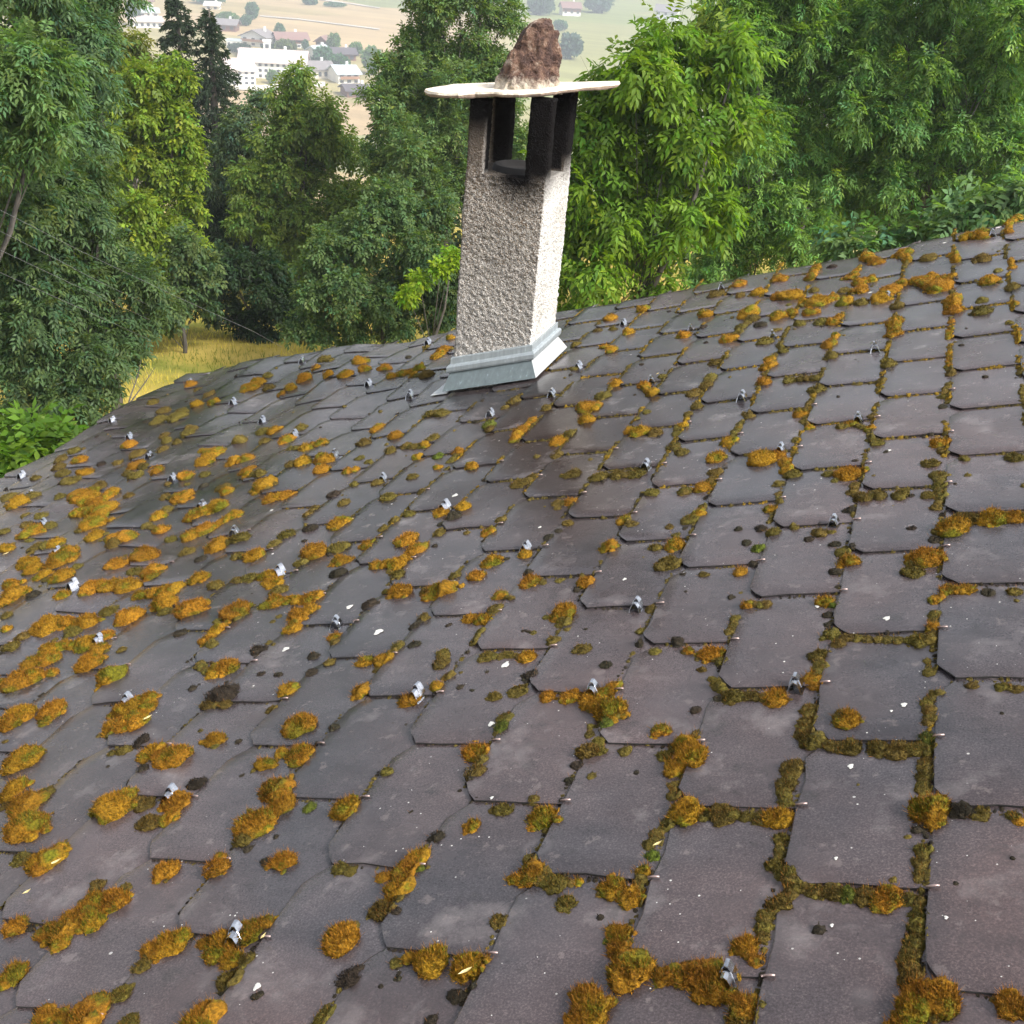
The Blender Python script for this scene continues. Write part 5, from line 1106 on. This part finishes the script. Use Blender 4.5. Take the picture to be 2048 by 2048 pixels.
# bare twigs at the corner of the eave
for (x0, y0_, x1, y1_, lab) in [(268, 795, 310, 735, 'bare twig leaning right over the meadow by the eave'), (262, 790, 282, 720, 'bare upright twig over the meadow by the eave')]:
    mb = MB(); a = at(x0, y0_, 9.5); b = at(x1, y1_, 9.5); a2 = a + (a - b) * .9; mm = (a + b) / 2 + np.array([.02, 0, .02])
    mb.tube([a2, a, mm, b], [.007, .006, .004, .0015], 5)
    for t in (.3, .5, .7): 
        p = a * (1 - t) + b * t; mb.tube([p, p + np.array([random.uniform(-.12, .12), 0, .1])], [.003, .001], 4)
    o = link('bare_twig', mb.mesh('bare_twig', M_BARK)); tag(o, lab, 'twig')

# meadow grass where the ground shows between the trees
r = np.random.default_rng(77); n = 26000
az_ = np.radians(r.uniform(-44, -24, n)); dd = r.uniform(11, 26, n)
gx_, gy_ = CAM[0] + dd * np.sin(az_), CAM[1] + dd * np.cos(az_); gz_ = ground_z(gx_, gy_) - .05
p = np.c_[gx_, gy_, gz_]; h = r.uniform(.07, .20, n); dr = unit(np.c_[r.normal(0, .35, (n, 2)), np.ones(n)]); w = unit(np.c_[r.normal(0, 1, (n, 2)), np.zeros(n)]) * .009
V = np.stack([p - w, p + w, p + dr * h[:, None]], 1).reshape(-1, 3)
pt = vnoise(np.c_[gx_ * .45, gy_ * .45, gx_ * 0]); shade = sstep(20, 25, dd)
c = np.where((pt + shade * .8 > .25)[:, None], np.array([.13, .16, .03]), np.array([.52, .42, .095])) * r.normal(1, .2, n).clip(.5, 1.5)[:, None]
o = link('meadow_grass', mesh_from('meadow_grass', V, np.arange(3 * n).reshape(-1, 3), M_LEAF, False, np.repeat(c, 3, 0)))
tag(o, 'tall yellow dry grass of the meadow beyond the eave', 'grass', kind='stuff')

# overhead cables at the left
for pts, lab in [([(-60, 390), (0, 420), (163, 503), (355, 594), (507, 663), (565, 695)], 'thin overhead cable, the uppermost at the left'),
                 ([(-60, 430), (0, 462), (120, 522), (174, 551), (300, 612)], 'thin overhead cable, second from the top'),
                 ([(-60, 468), (0, 500), (138, 565), (300, 640)], 'thin overhead cable, third from the top'),
                 ([(-60, 515), (0, 545), (159, 616), (300, 680)], 'thin overhead cable, the lowest at the left')]:
    P = [at(x, y, 9.0 + 3.5 * (x + 60) / 625) for x, y in pts]
    mb = MB(); mb.tube(P, .0015, 5); o = link('overhead_cable', mb.mesh('overhead_cable', M_CABLE, True)); tag(o, lab, 'cable', 'overhead cables')

# ------------------------------------------------------------------ village across the valley
def hit_ground(x, y):
    d = ray(x, y); t = 60.0
    while t < 2500:
        p = CAM + d * t
        if p[2] < ground_z(p[0], p[1]): break
        t += 1.0
    return p, t
def M_(name, c, r=.85): return plain(name, c, r, 0, .1, .3)
V_WHITE = M_('village white', (.80, .79, .76)); V_CREAM = M_('village cream', (.72, .66, .56)); V_BROWN = M_('village timber', (.20, .095, .06)); V_ROOFG = M_('grey tile', (.22, .20, .20))
V_ROOFB = M_('brown tile', (.25, .15, .13)); V_ROOFL = M_('pale sheet roof', (.46, .52, .54)); V_ROOFP = M_('pale pink tile', (.56, .47, .44)); V_WIN = M_('village window', (.06, .065, .075), .3)
V_BALC = M_('balcony timber', (.32, .17, .10)); V_ROOFD = M_('dark tile', (.10, .085, .095))
def house_far(label, x, y, wpx, hpx, dm, wall, rf, yaw=0, rise=.45, gable_front=False, cols=4, rows=2, timber=False, flat=False, balcony=False, chim_=True):
    g, t = hit_ground(x, y); s = t / F; w = wpx * s; h = hpx * s
    f = unit(np.array([g[0] - CAM[0], g[1] - CAM[1], 0])); ang = math.atan2(f[1], f[0]) - math.pi / 2 + math.radians(yaw)
    Mx = Matrix.Translation(Vector(g.tolist())) @ Matrix.Rotation(ang, 4, 'Z')
    root = thing('village_house', g, label, 'house', 'houses of the village across the valley')
    def P(name, mb, m_):
        me = mesh_from(name, [tuple(Mx @ Vector(v)) for v in mb.v], mb.f, m_); return part(root, name, me)
    a = w / 2; d = dm
    wh = h if flat else h * .62; rh = (h - wh)
    mb = MB()
    if flat or not gable_front:
        rr = 0 if flat else rh
        mb.add([(-a, 0, -3), (a, 0, -3), (a, d, -3), (-a, d, -3), (-a, 0, wh), (a, 0, wh), (a, d, wh), (-a, d, wh), (-a, d / 2, wh + rr), (a, d / 2, wh + rr)],
               [(0, 1, 5, 4), (1, 2, 6, 9, 5), (2, 3, 7, 6), (3, 0, 4, 8, 7), (4, 5, 9, 8), (6, 7, 8, 9)])
    else:
        mb.add([(-a, 0, -3), (a, 0, -3), (a, d, -3), (-a, d, -3), (-a, 0, wh), (a, 0, wh), (a, d, wh), (-a, d, wh), (0, 0, wh + rh), (0, d, wh + rh)],
               [(0, 1, 5, 8, 4), (1, 2, 6, 5), (2, 3, 7, 9, 6), (3, 0, 4, 7), (4, 8, 9, 7), (8, 5, 6, 9)])
    P('wall', mb, wall)
    mb = MB(); ov = .9; th = .35
    if flat: mb.box((-a - .3, -.3, wh), (a + .3, d + .3, wh + .5))
    elif not gable_front:
        for sgn in (0, 1):
            y0 = -ov if sgn == 0 else d + ov; zb = wh - ov * rh / (d / 2)
            q = [(-a - ov, y0, zb), (a + ov, y0, zb), (a + ov, d / 2, wh + rh), (-a - ov, d / 2, wh + rh)]
            mb.add([(x_, y_, z_ + .02) for x_, y_, z_ in q] + [(x_, y_, z_ + th) for x_, y_, z_ in q], [(3, 2, 1, 0), (4, 5, 6, 7), (0, 1, 5, 4), (1, 2, 6, 5), (2, 3, 7, 6), (3, 0, 4, 7)])
    else:
        for sgn in (-1, 1):
            zb = wh - ov * rh / a
            q = [(sgn * (a + ov), -ov * 1.3, zb), (sgn * (a + ov), d + ov, zb), (0, d + ov, wh + rh), (0, -ov * 1.3, wh + rh)]
            mb.add([(x_, y_, z_ + .02) for x_, y_, z_ in q] + [(x_, y_, z_ + th) for x_, y_, z_ in q], [(3, 2, 1, 0), (4, 5, 6, 7), (0, 1, 5, 4), (1, 2, 6, 5), (2, 3, 7, 6), (3, 0, 4, 7)])
    P('roof', mb, rf)
    if timber:
        mb = MB(); mb.box((-a * 1.005, -.12, wh * .5), (a * 1.005, -.01, wh * .97)); P('timber_storey', mb, V_BROWN)
    for q in range(rows):
        for k in range(cols):
            xx = -a + (k + .5) * w / cols; zz = wh * (q + .5) / rows; ww = min(.75, w / cols * .24); hh_ = min(.8, wh / rows * .24)
            mb = MB(); mb.box((xx - ww, -.2, zz - hh_), (xx + ww, -.125 if timber else -.02, zz + hh_)); P('window', mb, V_WIN)
    for q in range(2):
        mb = MB(); xx = a + .02; yy = d * (.3 + .4 * q); mb.box((xx, yy - .6, wh * .45), (xx + .1, yy + .6, wh * .75)); P('window', mb, V_WIN)
    if balcony:
        mb = MB(); mb.box((-a * .9, -1.3, wh * .5), (a * .9, -.21, wh * .5 + .15)); mb.box((-a * .9, -1.35, wh * .5 + .16), (a * .9, -1.25, wh * .5 + 1.0)); P('balcony', mb, V_BALC)
    if chim_ and not flat:
        mb = MB(); mb.box((a * .3, d * .55, wh + rh * .4), (a * .3 + .9, d * .55 + .9, wh + rh + 1.4)); P('chimney', mb, V_WHITE)
    return root
house_far('white chalet with a dark grey gable roof above the long hedge', 507, 93, 50, 27, 11, V_WHITE, V_ROOFG, -28, cols=3, rows=2, gable_front=True, balcony=True)
house_far('long house with brown upper storey and white base at the field edge', 586, 96, 56, 24, 10, V_WHITE, V_ROOFB, 12, cols=5, rows=2, timber=True)
house_far('small brown timber chalet at the edge of the dry field', 643, 97, 22, 20, 7, V_BROWN, V_ROOFB, -20, cols=2, rows=2, gable_front=True, chim_=False)
house_far('small white gabled house with a pale roof between trees', 624, 121, 30, 24, 10, V_WHITE, V_ROOFL, -30, cols=2, rows=2, gable_front=True)
house_far('dark barn with a grey roof at the right of the village', 688, 122, 44, 20, 10, V_BROWN, V_ROOFD, 10, cols=3, rows=1)
house_far('large white school building with a long pale roof', 545, 158, 118, 46, 15, V_WHITE, V_ROOFP, -7, cols=11, rows=3)
house_far('white flat annex at the left end of the white school', 487, 171, 46, 42, 13, V_WHITE, V_ROOFP, 14, cols=4, rows=3)
house_far('narrow white tower rising behind the white school', 535, 116, 13, 27, 6, V_WHITE, V_WHITE, 0, cols=1, rows=2, flat=True)
house_far('low white hall left of the narrow tower', 502, 117, 40, 10, 9, V_WHITE, V_ROOFP, 5, cols=5, rows=1, flat=True)
house_far('low cream house with a broad grey roof right of the school', 646, 158, 44, 27, 12, V_CREAM, V_ROOFG, 18, cols=4, rows=1)
house_far('white house with a blue grey roof near the willow twigs', 698, 168, 42, 29, 11, V_WHITE, V_ROOFL, 22, cols=3, rows=2, balcony=True)
house_far('dark roofed long shed below the white house', 722, 196, 52, 20, 10, V_BROWN, V_ROOFD, 15, cols=4, rows=1)
house_far('white building half hidden behind the willow twigs', 770, 205, 44, 26, 10, V_WHITE, V_ROOFG, 10, cols=4, rows=2)
house_far('low white wing behind the hedge left of the white chalet', 468, 93, 26, 9, 7, V_WHITE, V_ROOFL, 0, cols=3, rows=1, flat=True)
house_far('pale row of low roofs left of the spruces', 297, 56, 50, 17, 12, V_WHITE, V_ROOFP, 8, cols=5, rows=1)
house_far('white hall with a light roof above the row left of the spruces', 292, 36, 44, 15, 12, V_WHITE, V_ROOFL, 4, cols=4, rows=1)
house_far('brown roofed house at the top left behind the ash', 287, 14, 34, 16, 9, V_CREAM, V_ROOFB, 10, cols=3, rows=1)
house_far('house with a white roof right of the spruce tops', 424, 20, 24, 12, 8, V_CREAM, V_WHITE, -10, cols=2, rows=1)
house_far('brown house with a wide grey roof right of the spruces', 448, 63, 42, 19, 9, V_BROWN, V_ROOFG, -12, cols=3, rows=1)
house_far('purple brown roofed farm on the green slope right of the rock', 1143, 32, 34, 22, 11, V_WHITE, V_ROOFB, 12, cols=3, rows=1, timber=True)
house_far('grey and white house above the walnut tree', 1330, 42, 40, 26, 10, V_WHITE, V_ROOFG, -10, cols=3, rows=2)

def far_tree(label, x, y, w, h, col, seed, name='village_tree', cat='tree'):
    g, t = hit_ground(x, y); s = t / F; R_ = w * s / 2; H = h * s; r = np.random.default_rng(seed)
    root = thing(name, g, label, cat, 'trees of the village across the valley'); n = 620
    o = unit(r.normal(0, 1, (n, 3))); rad = (1 - .5 * r.random(n) ** 1.5) * (1 + .25 * vnoise(o * 2 + seed))
    P = np.array(g) + np.array([0, 0, H * .55]) + o * rad[:, None] * np.array([R_, R_, H * .46])
    d = unit(o + r.normal(0, .6, (n, 3))); L_ = min(R_, H) * .22; w_ = unit(np.cross(d, r.normal(0, 1, (n, 3)))) * L_ * .6
    V = np.stack([P - d * L_, P + w_, P + d * L_, P - w_], 1).reshape(-1, 3)
    c = np.array(col) * 1.25 * r.normal(1, .25, n).clip(.5, 1.6)[:, None]
    part(root, 'crown', mesh_from('crown', V, np.arange(4 * n).reshape(-1, 4), M_LEAF, False, np.repeat(c, 4, 0)))
    mb = MB(); mb.tube([g - np.array([0, 0, .5]), g + np.array([0, 0, H * .5])], [R_ * .12 + .05, R_ * .06 + .03], 6); part(root, 'trunk', mb.mesh('trunk', M_BARK))
GR, TE = (.095, .165, .055), (.055, .125, .070)
for k, a in enumerate([('round dark tree at the field edge above the white chalet', 560, 78, 20, 26, TE), ('round green tree on the dry field', 505, 40, 24, 30, TE), ('small bush left of the round field tree', 492, 52, 22, 18, TE),
      ('light willow behind the school roof', 573, 116, 38, 30, (.10, .125, .05)), ('dark conical tree beside the long house', 611, 103, 14, 20, TE), ('light green tree right of the timber chalet', 668, 102, 24, 30, GR),
      ('broad tree between the white house and the barn', 646, 128, 36, 30, TE), ('broad tree below the barn', 678, 146, 40, 32, TE), ('dark hedge tree below the white gabled house', 612, 132, 44, 18, (.03, .06, .035)),
      ('long dark hedge above the tower, left part', 480, 104, 44, 14, (.028, .06, .035)), ('long dark hedge above the tower, right part', 545, 104, 40, 12, (.028, .06, .035)), ('shrub before the hall', 512, 118, 14, 18, GR),
      ('tree row at the top beside the fields', 420, 8, 60, 22, TE), ('trees left of the brown house', 455, 50, 40, 20, GR), ('bluish tree left of the spruce tops', 268, 52, 26, 44, (.045, .085, .065)), ('bush on the field strip', 620, 10, 26, 12, TE), ('flat hedge on the field strip', 670, 14, 40, 8, TE),
      ('blue green wood behind the farm', 1195, 26, 50, 32, (.04, .085, .06)), ('trees left of the farm', 1080, 30, 50, 30, (.045, .085, .05)), ('bush below the farm on the green slope', 1120, 62, 26, 18, TE),
      ('bluish tree beside the rock', 1140, 118, 44, 44, (.045, .085, .065)), ('grey green tree right of the blue roofed house', 745, 150, 40, 50, GR), ('bluish tree under the willow twigs', 770, 178, 30, 28, (.05, .095, .08)), ('small tree at the barn end', 712, 112, 26, 24, GR), ('young tree before the school', 545, 168, 22, 24, GR)]):
    far_tree(*a, 200 + k)
print('leaves', NLEAF[0])
# valley road and the school yard
def strip_on_ground(name, pts, wpx, m_):
    V = []
    for x, y in pts:
        for s in (-1, 1):
            g, t = hit_ground(x, y + s * wpx); V.append((g[0], g[1], float(ground_z(g[0], g[1])) + .35))
    o = link(name, mesh_from(name, V, [(2 * k, 2 * k + 2, 2 * k + 3, 2 * k + 1) for k in range(len(pts) - 1)], m_)); tag(o, kind='structure')
V_ROAD = M_('pale gravel road', (.55, .50, .43))
strip_on_ground('field_road', [(520, 33), (600, 40), (680, 50), (760, 60)], 1.1, V_ROAD)
strip_on_ground('upper_field_road', [(640, 0), (700, 8), (760, 17)], 1.0, V_ROAD)
strip_on_ground('school_yard', [(470, 176), (520, 178), (600, 172), (650, 170)], 5, V_CREAM)

# ------------------------------------------------------------------ haze over the valley
mt = bpy.data.materials.new('haze'); mt.use_nodes = True; mt.node_tree.nodes.clear()
pv = mt.node_tree.nodes.new('ShaderNodeVolumePrincipled'); pv.inputs['Color'].default_value = (.86, .93, 1.0, 1); pv.inputs['Density'].default_value = .0010; pv.inputs['Anisotropy'].default_value = .2
mo_ = mt.node_tree.nodes.new('ShaderNodeOutputMaterial'); mt.node_tree.links.new(pv.outputs[0], mo_.inputs['Volume'])
mb = MB(); mb.box((-2300, -2300, -66), (2300, 2300, 95)); o = link('haze', mb.mesh('haze', mt)); tag(o, 'pale thin haze over the valley', 'haze', kind='stuff')
